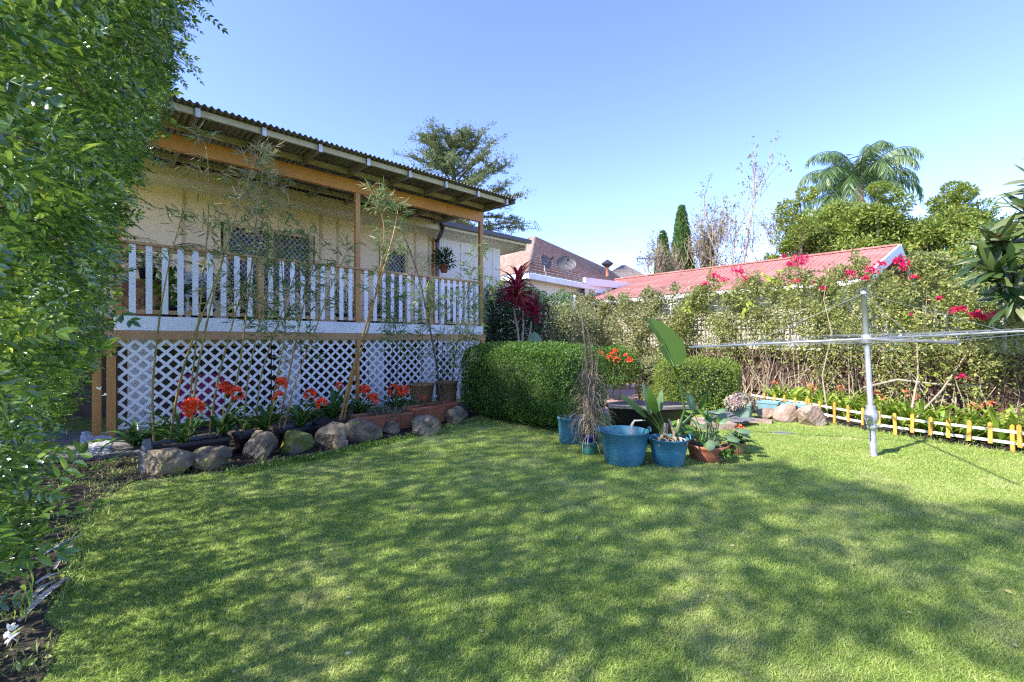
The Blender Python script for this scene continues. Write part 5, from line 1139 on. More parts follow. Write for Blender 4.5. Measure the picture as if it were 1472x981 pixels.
def leafwall(label, p0, p1, z0, z1, depth, n, sz, mat, name='hedge', cat='hedge', leaf=L2, group=None, top=.2):
    p0 = np.array(p0, float); p1 = np.array(p1, float); d = nrm(p1 - p0); nn = np.array([d[1], -d[0]]); Lw = np.linalg.norm(p1 - p0); c = (p0 + p1) / 2
    t = empty(name, (c[0], c[1], 0), label, cat, group); u = rng.uniform(0, 1, n); zt = z1 + top * (np.sin(u * 11) * .5 + np.sin(u * 29) * .3); z = z0 + (zt - z0) * rng.uniform(0, 1, n)
    q = p0 + (p1 - p0) * u[:, None]; x = np.c_[q, z]; o = rng.uniform(-.5, .5, n) * depth + .25 * depth * wob(x, 1.8); x[:, :2] += nn * o[:, None]
    mb = MB(); mb.scatter(*leaf, x, nrm(np.r_[nn, 0] * .5 + rng.normal(size=(n, 3))), nrm(np.r_[nn, .6] + rng.normal(size=(n, 3)) * .8), sz * rng.uniform(.6, 1.3, n)); mb.build('foliage', mat, t)
    mb = MB()
    for i in range(max(3, int(Lw / .5))): q = p0 + (p1 - p0) * rng.uniform(0, 1); mb.tube([(*q, 0), (q[0] + rng.normal() * .1, q[1], z1 * .5), (q[0] + rng.normal() * .3, q[1], z1 * .92)], [.04, .03, .01], 5)
    mb.build('stem', DARKBARK, t, True); return t
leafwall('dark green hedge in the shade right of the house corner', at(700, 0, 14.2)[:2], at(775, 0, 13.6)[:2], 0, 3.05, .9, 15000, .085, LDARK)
leafwall('mid-green creeper growing through the white trellis beside the cordyline', at(768, 0, 14.7)[:2], at(822, 0, 14.7)[:2], 0, 3.0, .7, 7500, .08, LBOX, name='creeper', cat='creeper')
leafwall('light green climbing shrub in front of the far corner of the vine wall', at(795, 0, 13.4)[:2], at(850, 0, 15.5)[:2], 0, 2.5, 1.0, 9000, .085, LVAR, name='shrub', cat='shrub')

# ------------------------------------------------------------------ neighbouring buildings
def tile_patch(mb, a, b, c, d, courses, amp=.09, per=None):
    La = np.linalg.norm(np.array(b) - np.array(a)); per = per or .32
    mb.patch(a, b, c, d, int(min(700, La / per * 4)), courses * 4, lambda u, v: amp * (1 - (v * courses + .001) % 1) * 1.0 + .012 * np.abs(np.sin(np.pi * u * La / per)), .03)
t = empty('tiled_house', (1.5, 21, 0), 'house with a terracotta tiled hip roof and white gutter, beyond the house corner', 'house')
C0 = np.array([.59, 17.2, 4.0]); C1 = np.array([7.4, 25.32, 4.0]); AP = np.array([1.15, 22.6, 6.62]); RR = np.array([7.2, 33, 6.62]); CL = C0 + np.array([-.683, .73, 0]) * 9.5; CR = np.array([11, 30, 4.0])
mb = MB(); tile_patch(mb, C0, C1, RR, AP, 15); mb.build('roof', TILE, t)
mb = MB(); tile_patch(mb, CL, C0, AP, AP + [-.3, .3, 0], 15); mb.build('side_roof', TILE, t)
mb = MB(); mb.tube([C0, AP], .1, 8); mb.tube([AP, RR], .1, 8); mb.build('ridge_tiles', TILE, t, True)
mb = MB(); din = np.array([-.683, .73, 0]) * .5 + np.array([.73, .683, 0]) * .5
w0, w1, w2 = C0 + din, C1 + din, CL + np.array([.73, .683, 0]) * .5 ; mb.prism([w1 * [1, 1, 0], w0 * [1, 1, 0], w2 * [1, 1, 0], w2 + (w1 - w0) * .9 * [1, 1, 0] - w2 * [0, 0, 1]], (0, 0, 3.93)); mb.build('wall', PEACHW, t)
mb = MB(); mb.bar(C0 - [0, 0, .08], C1 - [0, 0, .08], .14, .22); mb.bar(C0 - [0, 0, .081], CL - [0, 0, .081], .13, .21); mb.build('gutter', WHITE, t)
mb = MB(); e1 = C1 + din * 1.0; mb.add([C0 - [0, 0, .15], C1 - [0, 0, .15], w1 * [1, 1, 0] + [0, 0, 3.9], w0 * [1, 1, 0] + [0, 0, 3.9]], [[0, 1, 2, 3]]); mb.build('eave_lining', WHITE, t)
# satellite dishes
def dish(label, px, py, Yy, r, ax):
    c = at(px, py, Yy); t = empty('satellite_dish', c, label, 'satellite dish', 'satellite dishes on the tiled roof'); ax = nrm(np.array(ax, float)); M = np.array(Vector(ax).to_track_quat('Z', 'Y').to_matrix())
    mb = MB(); k = np.linspace(0, 1, 9); mb.lathe([(.001 + r * q, .28 * r * q * q) for q in k] + [(r, .28 * r + .01)] + [(.001 + r * q, .28 * r * q * q - .02) for q in k[::-1]], c, 30, 1, .82, M); mb.build('reflector', pm('grey_dish_mesh', (.15, .14, .135), (.11, .10, .095), 4, .6) if 'grey_dish_mesh' not in MATS else MATS['grey_dish_mesh'], t, True)
    mb = MB(); f = c + ax * r * .9
    for a in (0, 2.1, 4.2): e = c + (M @ np.array([math.cos(a) * r * .8, math.sin(a) * r * .66, .18 * r])); mb.tube([e, f], .012, 4)
    mb.tube([f, f + ax * .12], .05, 8); mb.build('receiver_arm', DARKM, t)
    mb = MB(); mb.tube([c, c + [0, 0, -r * .9], at(px + 3, 396, Yy)], .03, 6); mb.build('mast', STEEL, t); return t
dish('smaller satellite dish on the tiled roof, left one, seen side-on', 783, 378, 17.9, .36, (.6, -.5, .35))
dish('larger round satellite dish on the tiled roof, right one', 813, 381, 18.6, .42, (.12, -.8, .3))
t = empty('white_building', (4, 26, 0), 'long flat-roofed white building between the tiled house and the red roof', 'building'); mb = MB()
a = at(841, 0, 20.6); b_ = at(930, 0, 27); zt = H + 90 * 20.6 / FPX
mb.prism([(a[0], a[1], 0), (b_[0], b_[1] - 2, 0), (b_[0] + 2, b_[1] + 2, 0), (a[0] + .5, a[1] + 6, 0)], (0, 0, zt)); mb.build('wall', WHITE, t)
mb = MB(); mb.bar((a[0] - .05, a[1] - .1, zt - .15), (b_[0] + .1, b_[1] - 2.1, zt - .02), .16, .34); mb.bar((a[0] - .05, a[1] - .1, zt - .6), (b_[0], b_[1] - 2.1, zt - .6), .1, .05); mb.build('parapet', WHITE, t)
t = empty('roof_vent', at(873, 395, 26), 'small dark roof vent on a pipe above the white parapet', 'roof vent'); mb = MB(); c = at(873, 398, 26); mb.tube([c, c + [0, 0, .7]], .09, 8); mb.build('pipe', TERRA, t, True); mb = MB(); mb.lathe([(.12, .55), (.34, .72), (.34, .78), (.1, .95), (.001, 1.0)], c, 12); mb.build('cowl', DARKM, t)
t = empty('distant_house', (8.5, 40, 0), 'distant house with a grey-brown hip roof above the white parapet', 'house')
a = at(862, 400, 40); b_ = at(935, 400, 40); p_ = at(893, 382.5, 42); p2 = at(900, 382.5, 44); mb = MB(); tile_patch(mb, a, b_, p2, p_, 8); mb.patch(b_, b_ + [1, 8, 0], p2, p2, 3, 3); mb.patch(a + [0, 8, 0], a, p_, p_, 3, 3); mb.build('roof', TILEG, t)
mb = MB(); mb.box(a[0] + .3, b_[0] - .3, 40.4, 48, 0, a[2]); mb.build('wall', PEACHW, t)
t = empty('tv_antenna', (at(929, 0, 24)[0], 24, 0), 'television antenna on a thin mast left of the cypresses', 'antenna'); mb = MB(); c = at(929, 372, 24); mb.tube([c * [1, 1, 0], c], .022, 5); mb.build('mast', STEEL, t); mb = MB(); mb.bar(at(914, 371.5, 24), at(945, 372.5, 24), .04, .04)
for k in range(8): p = at(916 + k * 3.8, 371.6 + k * .13, 24); mb.tube([p + [-.1, -.42, 0], p + [.1, .42, 0]], .012, 4)
mb.build('elements', DARKM, t)
# red roofed house
rd = np.array([.67, -.742, 0]); pd_ = np.array([-.742, -.67, 0]); Bk = np.array([14.6, 16.8, 5.0]); Ak = np.array([6.1, 26.2, 5.0]); Fk = Bk + pd_ * 6.4 - [0, 0, 1.84]; Dk = Fk - rd * 9.75; Gk = Bk - pd_ * 6.4 - [0, 0, 1.84]
t = empty('red_roofed_house', (9, 18, 0), 'neighbouring house with a long faded red metal roof and a white gable end', 'house')
La = np.linalg.norm(Fk - Dk)
rib = lambda u, v: .022 * np.clip(np.sin(2 * np.pi * u * 13 / .2) * 4 - 2.6, 0, 1)
mb = MB(); mb.patch(Dk, Fk, Bk, Ak, 620, 1, rib, .02); mb.build('roof', REDROOF, t)
mb = MB(); mb.patch(Gk, Gk - rd * 12, Ak, Bk, 100, 1, None, .02); mb.patch(Gk - rd * 12, Dk, Ak, Ak, 20, 1, None, .02); mb.build('far_roof', REDROOF, t)
mb = MB(); mb.bar(Ak + [0, 0, .03], Bk + [0, 0, .03] , .26, .06); mb.build('ridge_cap', REDROOF, t)
mb = MB(); o = rd * .04; mb.bar(Bk + o - [0, 0, .12], Fk + o - [0, 0, .12], .06, .34); mb.bar(Bk + o - [0, 0, .121], Gk + o - [0, 0, .121], .058, .34); mb.build('barge_board', WHITE, t)
mb = MB(); mb.bar(Dk - [0, 0, .1] + pd_ * .05, Fk - [0, 0, .1] + pd_ * .05, .11, .13); mb.build('gutter', WHITE, t)
mb = MB(); i_ = -pd_ * .5; F2, D2, G2 = Fk + i_ - rd * .8, Dk + i_ + rd * .5, Gk - i_ - rd * .8
mb.prism([F2 * [1, 1, 0], G2 * [1, 1, 0], (G2 - rd * 10) * [1, 1, 0], D2 * [1, 1, 0]], (0, 0, 3.12)); mb.add([F2 * [1, 1, 0] + [0, 0, 3.12], G2 * [1, 1, 0] + [0, 0, 3.12], Bk - rd * .8 - [0, 0, .08]], [[0, 1, 2]]); mb.build('wall', pm('beige_wall', (.52, .45, .34), (.46, .40, .30), 2, .7, .2), t)
mb = MB(); mb.bar(at(1268, 440, 9.4) * [1, 1, 0], at(1268, 408, 9.4), .12, .12); tag(mb.build('timber_post', pm('flaking_white_post', (.55, .5, .42), (.36, .27, .2), 10, .8, .4), None, loc=at(1268, 440, 9.4) * [1, 1, 0]), 'flaking white timber post standing in the vines right of the hoist top', 'post')
c = at(1247, 412, 9.8); mb = MB(); mb.box(c[0] - .15, c[0] + .17, c[1], c[1] + .12, c[2] - .12, c[2] + .12); mb.bar((c[0], c[1] + .06, 0), (c[0], c[1] + .06, c[2] - .121), .08, .08); tag(mb.build('meter_box', pm('grey_metal_box', (.16, .17, .18), None, 5, .5), None, loc=(c[0], c[1], 0)), 'grey metal box on a post in the vines above the hoist', 'box')

# ------------------------------------------------------------------ trees
def grow(base, dirv, L_, rad, depth, r, segs, tips, spread=.6, up=.25, ratio=.72, nb=(2, 4), wobv=.12, taper=.6, minr=.008):
    p = np.array(base, float); d = nrm(np.array(dirv, float)); pts = [p.copy()]; k = 5
    for i in range(k): d = nrm(d + r.normal(size=3) * wobv + [0, 0, up * .15]); p = p + d * L_ / k; pts.append(p.copy())
    segs.append((np.array(pts), np.linspace(rad, max(minr, rad * taper), k + 1)))
    if depth == 0: tips.append((p.copy(), d.copy())); return
    for j in range(r.integers(*nb) + 1 - 0):
        f = r.uniform(.45, 1) if j else 1; q = pts[int(f * k)]; nd = nrm(d + r.normal(size=3) * spread + [0, 0, up]); grow(q, nd, L_ * ratio * r.uniform(.75, 1.15), max(minr, rad * taper * (.95 if j == 0 else .7)), depth - 1, r, segs, tips, spread, up, ratio, nb, wobv, taper, minr)
def tree(label, base, h, trunk_h, rad, depth, n_leaf, leaf, sz, mat, bark, seed, spread=.6, up=.25, L0=None, clr=.5, name='tree', group=None, ratio=.72, flat=1, extra=None, cat='tree', lean=(0, 0, 1), minr=.008, nb=(2, 4)):
    r = np.random.default_rng(seed); t = empty(name, base, label, cat, group); segs = []; tips = []
    grow(base, lean, trunk_h, rad, depth, r, segs, tips, spread, up, ratio, nb, minr=minr)
    zmax = max(q[0][2] for q in tips); sc = (h - .0) / zmax if zmax > 0 else 1; S = np.array([1, 1, sc])
    b = np.array(base)
    mb = MB(); [mb.tube(P * S, R, 6, True) for P, R in segs]; mb.build('trunk', bark, t, True)
    T = np.array([q[0] for q in tips]) * S; i = r.integers(0, len(T), n_leaf); pos = T[i] + r.normal(size=(n_leaf, 3)) * clr * [1, 1, flat] * .6
    mb = MB(); mb.scatter(*leaf, pos, nrm(r.normal(size=(n_leaf, 3)) + [0, 0, -.1]), nrm(r.normal(size=(n_leaf, 3)) + [0, 0, 1.3]), sz * r.uniform(.6, 1.3, n_leaf)); mb.build('crown', mat, t); return t
def crown_tree(label, px, Yy, ytop, hw, zbase, n, sz, mat, seed, name='broadleaf_tree', blobs=None, group='trees beyond the red roof', leaf=L2, bark=BARK):
    """broad crown made of many leafy boughs on real limbs"""
    r = np.random.default_rng(seed); x0 = (px - 736) / FPX * Yy; zt = H + (490.5 - ytop) / FPX * Yy; hwm = hw / FPX * Yy; t = empty(name, (x0, Yy, 0), label, 'tree', group)
    th = zbase; cen = np.array([x0, Yy, (zt + zbase) / 2]); R = np.array([hwm, hwm * .75, (zt - zbase) / 2]); k = blobs or 60
    d = nrm(r.normal(size=(k, 3)) + [0, -.25, .25]); c = cen + d * R * (r.uniform(.35, 1, k) ** .5)[:, None] * .86; br = r.uniform(.10, .24, k) * hwm
    mb = MB(); mb.tube([(x0, Yy, 0), (x0 + .1, Yy, th * .6), (x0, Yy, th + .3)], [.28, .22, .2], 8)
    for i in range(k): m_ = cen * [1, 1, 0] + [0, 0, th] + (c[i] - cen * [1, 1, 0] - [0, 0, th]) * .5 + r.normal(size=3) * .25; mb.tube([(x0, Yy, th * .9), m_, c[i]], [.10, .06, .02], 5)
    mb.build('trunk', bark, t, True); per = n // k; P = []; Nn = []
    for i in range(k):
        dd = nrm(r.normal(size=(per, 3)) + [0, 0, .15]); rr = r.uniform(.3, 1, per) ** .6; sh = 1 + .35 * wob(dd, 2.7, i); P.append(c[i] + dd * (rr * sh)[:, None] * br[i] * np.array([1.15, 1.15, .75])); Nn.append(dd)
    P = np.concatenate(P); Nn = np.concatenate(Nn); m = len(P); mb = MB(); mb.scatter(*leaf, P, nrm(Nn * .7 + r.normal(size=(m, 3)) * .8), nrm(Nn + r.normal(size=(m, 3)) * .6 + [0, 0, .8]), sz * r.uniform(.6, 1.3, m)); mb.build('crown', mat, t); return t
crown_tree('wide yellow-green tree below the palm, behind the red roof', 1215, 24, 280, 102, 2.4, 48000, .19, LTREE, 21, blobs=130)
crown_tree('yellow-green tree with raised tufts right of the palm', 1365, 22, 275, 100, 1.4, 44000, .17, LTREE, 22, blobs=115)
crown_tree('leafy tree at the right edge behind the large-leaved branch', 1465, 15, 300, 105, .8, 34000, .12, LTREE, 23, blobs=75)
crown_tree('small green tree peeking over the red roof left of the palm tree', 1095, 30, 358, 48, 2.5, 12000, .2, LTREE, 24, blobs=40)
crown_tree('dark lower tree behind the bougainvillea at the right', 1385, 13.5, 385, 100, .5, 20000, .11, LDARK, 25, blobs=60)
crown_tree('isolated high bough of foliage at the left end of the yellow-green trees', 1128, 22.5, 330, 22, 4.0, 3600, .16, LTREE, 26, blobs=10)
for px, yt, sd in ((1150, 275, 1), (1260, 262, 2), (1362, 262, 3), (1405, 272, 4)):
    x = (px - 736) / FPX * 22; zt = H + (490.5 - yt) / FPX * 22; 
    # tall tufts belonging to the two big trees
    par = [o for o in bpy.data.objects if o.name.startswith('broadleaf_tree') and o.type == 'EMPTY'][0 if px < 1300 else 1]
    mb = MB()
    for k in range(6): bushy(mb, (x + rng.normal() * .45, 22 + rng.normal() * .4, zt - .35 - k * .38), .42 + .08 * k, 420, L2, .16, sq=(1, 1, .7))
    mb.build('high_bough', LTREE, par); mb = MB(); mb.tube([(x, 22, zt - 3.5), (x + .1, 22, zt - 1.5), (x, 22, zt - .5)], [.08, .05, .02], 5); mb.build('limb', BARK, par)
# cedar-like tree behind the house: layered sprays
def cedar():
    Yy = 27; x0 = (652 - 736) / FPX * Yy; zt = H + (490.5 - 190) / FPX * Yy; t = empty('cedar_tree', (x0, Yy, 0), 'tall open conifer with layered grey-green sprays rising behind the veranda roof', 'tree')
    r = np.random.default_rng(31); mb = MB(); lf = MB(); mb.tube([(x0, Yy, 0), (x0 + .3, Yy, 6), (x0 - .1, Yy, zt - .6)], [.4, .3, .05], 8)
    P = []; D = []
    for i in range(66):
        f = (i / 66) ** .85; z = 6.2 + f * (zt - 6.6); a = r.uniform(0, 2 * np.pi); side = math.cos(a)
        Lr = ((6.6 if side > 0 else 5.2) * (1 - f) ** .6 + .9) * r.uniform(.6, 1.05); d = np.array([math.cos(a), math.sin(a), .10 + .65 * f]); k = 7; p = np.array([x0, Yy, z]); pts = [p]; dd = nrm(d)
        for j in range(k): dd = nrm(dd + r.normal(size=3) * .12 + [0, 0, -.02]); p = p + dd * Lr / k; pts.append(p)
        pts = np.array(pts); mb.tube(pts, np.linspace(.07, .012, k + 1), 5)
        for e in (pts[-1], pts[-2], pts[-3]): P.append(e + r.normal(size=(40, 3)) * [.22, .22, .09]); D.append(rdir(40, .2))
        for j in range(int(9 * Lr)):
            q = r.uniform(.25, 1); ii = int(q * (k - 1)); e = pts[ii] + (pts[ii + 1] - pts[ii]) * r.random(); sd = nrm(np.array([r.normal(), r.normal(), .25 + r.normal() * .3])); L2_ = r.uniform(.35, .95) * (1.2 - .6 * q); m = int(44 * L2_) + 10; u = r.uniform(0, 1, m)
            P.append(e + sd * (L2_ * u)[:, None] + r.normal(size=(m, 3)) * [.05, .05, .035]); D.append(nrm(sd + r.normal(size=(m, 3)) * .6)); 
            if j % 3 == 0: mb.tube([e, e + sd * L2_], [.014, .005], 3, False)
    P = np.concatenate(P); D = np.concatenate(D); m = len(P); lf.scatter(*L2, P, D, nrm(r.normal(size=(m, 3)) * .5 + [0, 0, 1]), .125 * r.uniform(.6, 1.3, m)); mb.build('trunk', BARK, t, True); lf.build('crown', LCEDAR, t)
cedar()
def cypress(label, px, Yy, yt, wpx, seed):
    r = np.random.default_rng(seed); x0 = (px - 736) / FPX * Yy; zt = H + (490.5 - yt) / FPX * Yy; R = wpx / 2 / FPX * Yy; t = empty('cypress', (x0, Yy, 0), label, 'cypress', 'cypresses behind the red roof')
    n = 15000; z = 1.2 + (zt - 1.2) * r.uniform(0, 1, n); f = (z - 1.2) / (zt - 1.2); rad = R * np.minimum(1, ((1 - f) * 2.3) ** .62) * np.minimum(1, .6 + f * 2); a = r.uniform(0, 2 * np.pi, n)
    q = np.c_[np.cos(a), np.sin(a), z]; rr = rad * (1 + .22 * wob(q * [1.6, 1.6, 1.5], 1.6, seed)) * r.uniform(.72, 1.03, n); P = np.c_[x0 + np.cos(a) * rr, Yy + np.sin(a) * rr, z]
    mb = MB(); mb.scatter(*L2, P, nrm(np.c_[np.cos(a) * .35, np.sin(a) * .35, np.ones(n)] + r.normal(size=(n, 3)) * .25), np.c_[np.cos(a), np.sin(a), np.zeros(n)] + r.normal(size=(n, 3)) * .3, .26 * r.uniform(.6, 1.3, n)); mb.build('crown', LCYP, t)
    mb = MB(); mb.tube([(x0, Yy, 0), (x0, Yy, zt * .8)], [.18, .05], 7); mb.build('trunk', BARK, t)
cypress('tallest slim cypress in the middle of the three', 980, 28, 300, 30, 1)
cypress('medium cypress standing left of the tallest one', 953, 28.5, 337, 25, 2)
cypress('smallest cypress standing right of the tallest one', 1018, 27.5, 350, 20, 3)
tree('tall thin nearly bare tree with a pale trunk, highest of the sparse trees', ((1058 - 736) / FPX * 25, 25, 0), H + 262 / FPX * 25, 5.0, .12, 4, 420, L2, .16, LSPARSE, PALEBARK, 41, spread=.42, up=.55, clr=.22, group='sparse trees behind the red roof', name='bare_tree', minr=.014, nb=(1, 3))
for lb, px, yt, sd, sp in (('sparse bushy tree just right of the tall thin one', 1080, 300, 42, .62), ('sparse tree between the tall cypress and the tall thin tree', 1032, 300, 43, .6), ('sparse dark-limbed tree right behind the tallest cypress', 1004, 290, 44, .55), ('sparse tree behind the left cypress', 950, 335, 45, .6)):
    tree(lb, ((px - 736) / FPX * 26, 26, 0), H + (490 - yt) / FPX * 26, 2.6, .10, 5, 1300, L2, .15, LSPARSE, PALEBARK, sd, spread=sp, up=.4, clr=.25, group='sparse trees behind the red roof', name='bare_tree', minr=.011)
# queen palm
def palm():
    Yy = 28; x0 = (1234 - 736) / FPX * Yy; zc = H + (490.5 - 292) / FPX * Yy; t = empty('palm_tree', (x0, Yy, 0), 'queen palm with arching feathery fronds above the yellow-green trees', 'palm')
    r = np.random.default_rng(51); mb = MB(); mb.tube([(x0, Yy, 0), (x0 - .1, Yy, zc * .5), (x0, Yy, zc)], [.28, .22, .2], 10); mb.build('trunk', PALEBARK, t, True)
    mb = MB(); mb.tube([(x0, Yy, zc - .3), (x0, Yy, zc + .6), (x0 + .03, Yy, zc + 1.5)], [.34, .26, .12], 10)
    for i in range(12): a = r.uniform(0, 6.28); mb.tube([(x0 + .3 * math.cos(a), Yy + .3 * math.sin(a), zc + .1), (x0 + .55 * math.cos(a), Yy + .55 * math.sin(a), zc - 1.0)], [.07, .03], 4)
    mb.build('crownshaft', DRY, t, True)
    for i in range(26):
        az = 2 * math.pi * (i * .381966) + r.uniform(-.2, .2); e = 1.5 - 1.5 * (i / 26) ** .9 + r.normal() * .06; L_ = r.uniform(3.6, 4.5); p = np.array([x0, Yy, zc + 1.2 - .5 * i / 26]); pts = [p]; k = 16
        for j in range(k):
            p = p + np.array([math.cos(az) * math.cos(e), math.sin(az) * math.cos(e), math.sin(e)]) * L_ / k; e -= (.02 + .024 * j * .75); pts.append(p)
        pts = np.array(pts); fb = MB(); fb.tube(pts, np.linspace(.05, .008, k + 1), 4); m = 170; f = np.linspace(1.5, k - .02, m); ii = f.astype(int); fr = (f - ii)[:, None]; pos = pts[ii] * (1 - fr) + pts[np.minimum(ii + 1, k)] * fr; T = nrm(np.gradient(pts, axis=0))[ii]; sdv = nrm(np.cross(T, [0, 0, 1])); sg = np.where(np.arange(m) % 2, 1, -1)[:, None]
        prof = np.sin(np.pi * np.clip((f - 1) / (k), 0, 1)) ** .4 * 1.05; dv = nrm(sdv * sg * .8 + T * .5 + np.array([0, 0, -1.15]) + r.normal(size=(m, 3)) * .2); fb.scatter(LN[0] * [1, .55, 1.0], LN[1], pos, dv, nrm(np.cross(dv, T) * sg + r.normal(size=(m, 3)) * .2), np.maximum(.3, prof * r.uniform(.8, 1.1, m))); fb.build('frond', LPALM, t)
palm()
# large-leaved branch at right (loquat-like)
t = empty('large_leaved_tree', (7.5, 5.3, 0), 'tree with big stiff glossy leaves in rosettes, entering from the right edge', 'tree'); mb = MB(); lf = MB(); r = np.random.default_rng(61)
crowns = [(1438, 345, 5.4, 30, .50), (1415, 362, 5.5, 20, .42), (1428, 388, 5.3, 26, .46), (1455, 392, 5.2, 24, .46), (1482, 300, 5.3, 24, .50), (1488, 258, 5.4, 20, .46), (1498, 350, 5.3, 30, .50), (1500, 418, 5.2, 26, .46), (1455, 425, 5.2, 16, .42), (1525, 300, 5.5, 30, .50), (1545, 380, 5.5, 30, .50), (1525, 230, 5.6, 26, .46)]
trk = np.array([7.5, 5.3, 0.]); mb.tube([trk, trk + [0, 0, 1.2], trk + [-.1, 0, 2.4]], [.12, .10, .08], 8)
for px, py, Yy, n, L_ in crowns:
    c = at(px, py, Yy); ax = nrm(np.array([-.55, -.25, .75]) + r.normal(size=3) * .15); st = c - ax * .22 - [0, 0, .12]; mb.tube([trk + [0, 0, 1.7], (trk + [0, 0, 2.0] + st) / 2, st, c], [.05, .035, .02, .012], 6)
    for i in range(n):
        a = i * 2.4; e = r.uniform(-.35, 1.25); q1 = nrm(np.cross(ax, [0, 1, .1])); q2_ = np.cross(ax, q1); d = nrm((q1 * math.cos(a) + q2_ * math.sin(a)) * math.cos(e) + ax * math.sin(e) + [0, 0, -.12]); b0 = c - ax * r.uniform(0, .2); Lr = L_ * r.uniform(.65, 1.0)
        paddle(lf, b0, b0 + d * Lr, Lr * .215, nrm(ax * .7 + [0, 0, .6] + r.normal(size=3) * .25), sag=.06, segs=6)
lf.build('leaves', LMAG, t, True); mb.build('trunk', DARKBARK, t, True)
mb = MB(); [bushy(mb, at(q[0], q[1], q[2]), .05, 26, L2, .06, shell=.1) for q in crowns[:2]]; mb.build('buds', pm('rusty_buds', (.35, .12, .04), None, 20, .8), t)

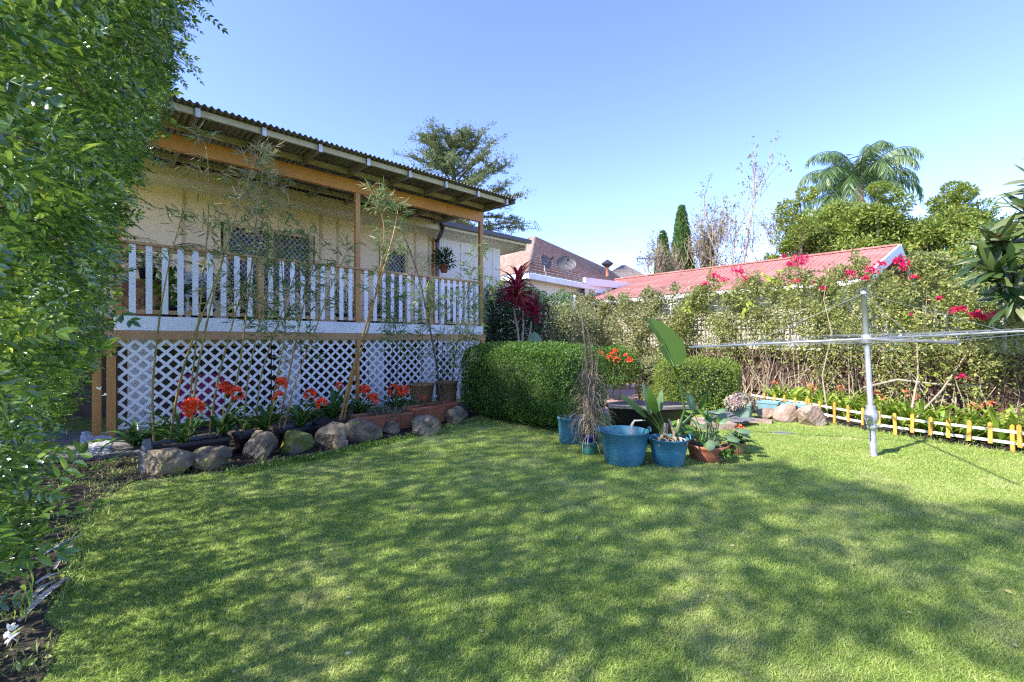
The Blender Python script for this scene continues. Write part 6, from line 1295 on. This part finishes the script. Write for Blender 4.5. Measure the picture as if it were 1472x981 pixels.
# ------------------------------------------------------------------ tall creeper hedge on the left
def left_hedge():
    r = np.random.default_rng(77); t = empty('tall_hedge', (-4.0, 2.6, 0), 'tall leafy creeper hedge with glossy compound leaves filling the left side of the photo', 'hedge')
    D2 = HD; N2 = HN           # face normal, along
    def face(z): return np.interp(z, [0, .5, 1.2, 2.2, 3.2, 4.2, 5.0, 5.9], [-.56, -.40, -.19, -.09, .09, .40, .46, .14])
    def pos(tt, c, z): return np.stack([N2[0] * tt + D2[0] * c, N2[1] * tt + D2[1] * c, z], -1)
    def top(tt): return 5.15 + .35 * np.sin(tt * 1.1 + 1) + .25 * np.sin(tt * 2.9) + .12 * np.sin(tt * 7.1)
    lf = MB(); n = 33000
    tt = r.uniform(-3.6, 7.95, n); zt = top(tt); z = zt * r.uniform(0.0, 1, n); u = r.uniform(0, 1, n); dep = u ** 1.2 * .55
    c = face(z); x = pos(tt, c, z); b1 = .20 * wob(x, 1.7, 1) + .14 * wob(x, 4.6, 2)
    # round off the far end and the crown
    endc = np.clip((tt - 7.2) / .75, 0, 1) ** 2 * .6; topc = np.clip((z - zt + .9) / .9, 0, 1) ** 2 * .5
    x = pos(tt, c - dep + b1 - endc - topc, z); keep = (r.uniform(0, 1, n) < (.80 + .22 * wob(x, 3.4, 5) + (dep < .2) * .2)); 
    nearcam = np.linalg.norm(x - [0, 0, H], axis=1) < np.where(x[:, 2] < 2.0, 1.75, 1.5); keep &= ~nearcam; keep &= z > .03
    x = x[keep]; dp = dep[keep]; m = len(x); out_v = np.array([D2[0], D2[1], 0])
    d = nrm(out_v * .8 + r.normal(size=(m, 3)) * .65 + [0, 0, -.12]); nv = nrm(np.array([0, 0, 1.]) + out_v * .35 + r.normal(size=(m, 3)) * .5); sz = r.uniform(.10, .20, m)
    lf.scatter(*PIN, x, d, nv, sz)
    # hanging sprays that stick out at the silhouette
    k = 380; ts = r.uniform(1.9, 7.6, k); zs = top(ts) * r.uniform(.25, 1.0, k)
    st = MB(); br = MB()
    for i in range(k):
        cc = face(zs[i]) - .15; p = pos(ts[i], cc, zs[i])
        if np.linalg.norm(p - [0, 0, H]) < 2.3: continue
        dd = nrm(out_v * r.uniform(.5, 1) + [0, 0, r.uniform(-.5, .35)] + r.normal(size=3) * .35); L_ = r.uniform(.2, .5) * (.6 + .4 * min(1, zs[i] / 4)); pts = [p]
        for j in range(5): dd = nrm(dd + [0, 0, -.12] + r.normal(size=3) * .08); p = p + dd * L_ / 5; pts.append(p)
        pts = np.array(pts); st.tube(pts, np.linspace(.005, .002, 6), 4); m2 = 11; f = np.linspace(.6, 4.98, m2); ii = f.astype(int); q = pts[ii] + (pts[ii + 1] - pts[ii]) * (f - ii)[:, None]
        lf.scatter(*PIN, q, nrm(dd * .7 + r.normal(size=(m2, 3)) * .6), nrm(r.normal(size=(m2, 3)) * .5 + [0, 0, 1]), r.uniform(.08, .15, m2))
    # branches inside
    for i in range(120):
        a = r.uniform(-3.5, 7.4); z0 = r.uniform(0, 3.4); p = pos(a, face(z0) - r.uniform(.45, 1.1), z0); dd = nrm(np.array([N2[0] * r.normal(), N2[1] * r.normal(), r.uniform(.2, 1)]) + out_v * r.uniform(0, .5)); pts = [p]
        for j in range(7): dd = nrm(dd + r.normal(size=3) * .18); p = p + dd * r.uniform(.12, .28); p[2] = max(p[2], .05); pts.append(p)
        if any(q @ np.r_[D2, 0] > face(q[2]) - .12 for q in pts): continue
        br.tube(pts, np.linspace(r.uniform(.008, .018), .004, 8), 6)
    for i in range(12):
        a = -3.4 + i * .98; p = pos(a, -.95, 0.0); br.tube([p, p + [.05, 0, .9], p + [-.05, .1, 1.8], p + [.05, 0, 3.0]], [.035, .028, .02, .01], 8)
    lf.build('leaves', LHEDGE, t); br.v += st.v; br.f += [f + br.n for f in st.f]; br.n += st.n; br.build('branches', BARK, t, True)
    fl = [(8, 640, 1.75), (18, 618, 1.8), (22, 912, 1.75), (10, 465, 1.9), (150, 560, 4.5), (80, 120, 2.6)]
    for px, py, Yy in fl:
        mb = MB(); cpt = at(px, py, Yy)
        for q in range(2): d = rdir(5, .2); mb.scatter(L6[0] * [1, 1.4, 1], L6[1], np.tile(cpt + rng.normal(size=3) * .02, (5, 1)), d, rdir(5, 1), .028)
        mb.build('flower', WPETAL, t)
    mb = MB(); d = rdir(16, .3); mb.scatter(*PIN, at(20, 480, 1.75) + rdir(16) * .07, d, rdir(16, 1), .12); mb.build('young_leaves', LLIME, t)
left_hedge()
# fallen dry fronds at the hedge foot
for i, (a, b_, w_, lb) in enumerate((((50, 812), (122, 770), .022, 'longest dry grey frond blade lying at the hedge foot, farthest'), ((78, 825), (108, 782), .020, 'dry grey frond blade crossing below the longest one'), ((52, 845), (96, 826), .026, 'short pale dry frond blade in the middle of the heap'), ((28, 900), (98, 832), .030, 'long grey-brown frond blade, nearest of the heap'), ((45, 868), (80, 838), .022, 'narrow frond blade between the two nearest ones'))):
    p, q = gnd(*a, .05), gnd(*b_, .02); p[2] = .07; q[2] = .02; mb = MB(); k = np.linspace(0, 1, 8)[:, None]; P = p + (q - p) * k; sd = nrm(np.cross(q - p, [0, 0, 1])); P[:, 2] += .02 * np.sin(k[:, 0] * 3) ; hwid = w_ * (.35 + np.sin(np.pi * np.clip(k, .05, .97)) * .75) / 1.6
    V = np.concatenate([P + sd * hwid + [0, 0, .008], P, P - sd * hwid + [0, 0, .008]]); ii = np.arange(7); mb.add(V, np.concatenate([np.stack([ii, ii + 1, 8 + ii + 1, 8 + ii], -1), np.stack([8 + ii, 8 + ii + 1, 16 + ii + 1, 16 + ii], -1)])); tag(mb.build('dry_frond', DRYG, None, loc=(p[0], p[1], 0)), lb, 'dry frond', 'dry fronds at the hedge foot')
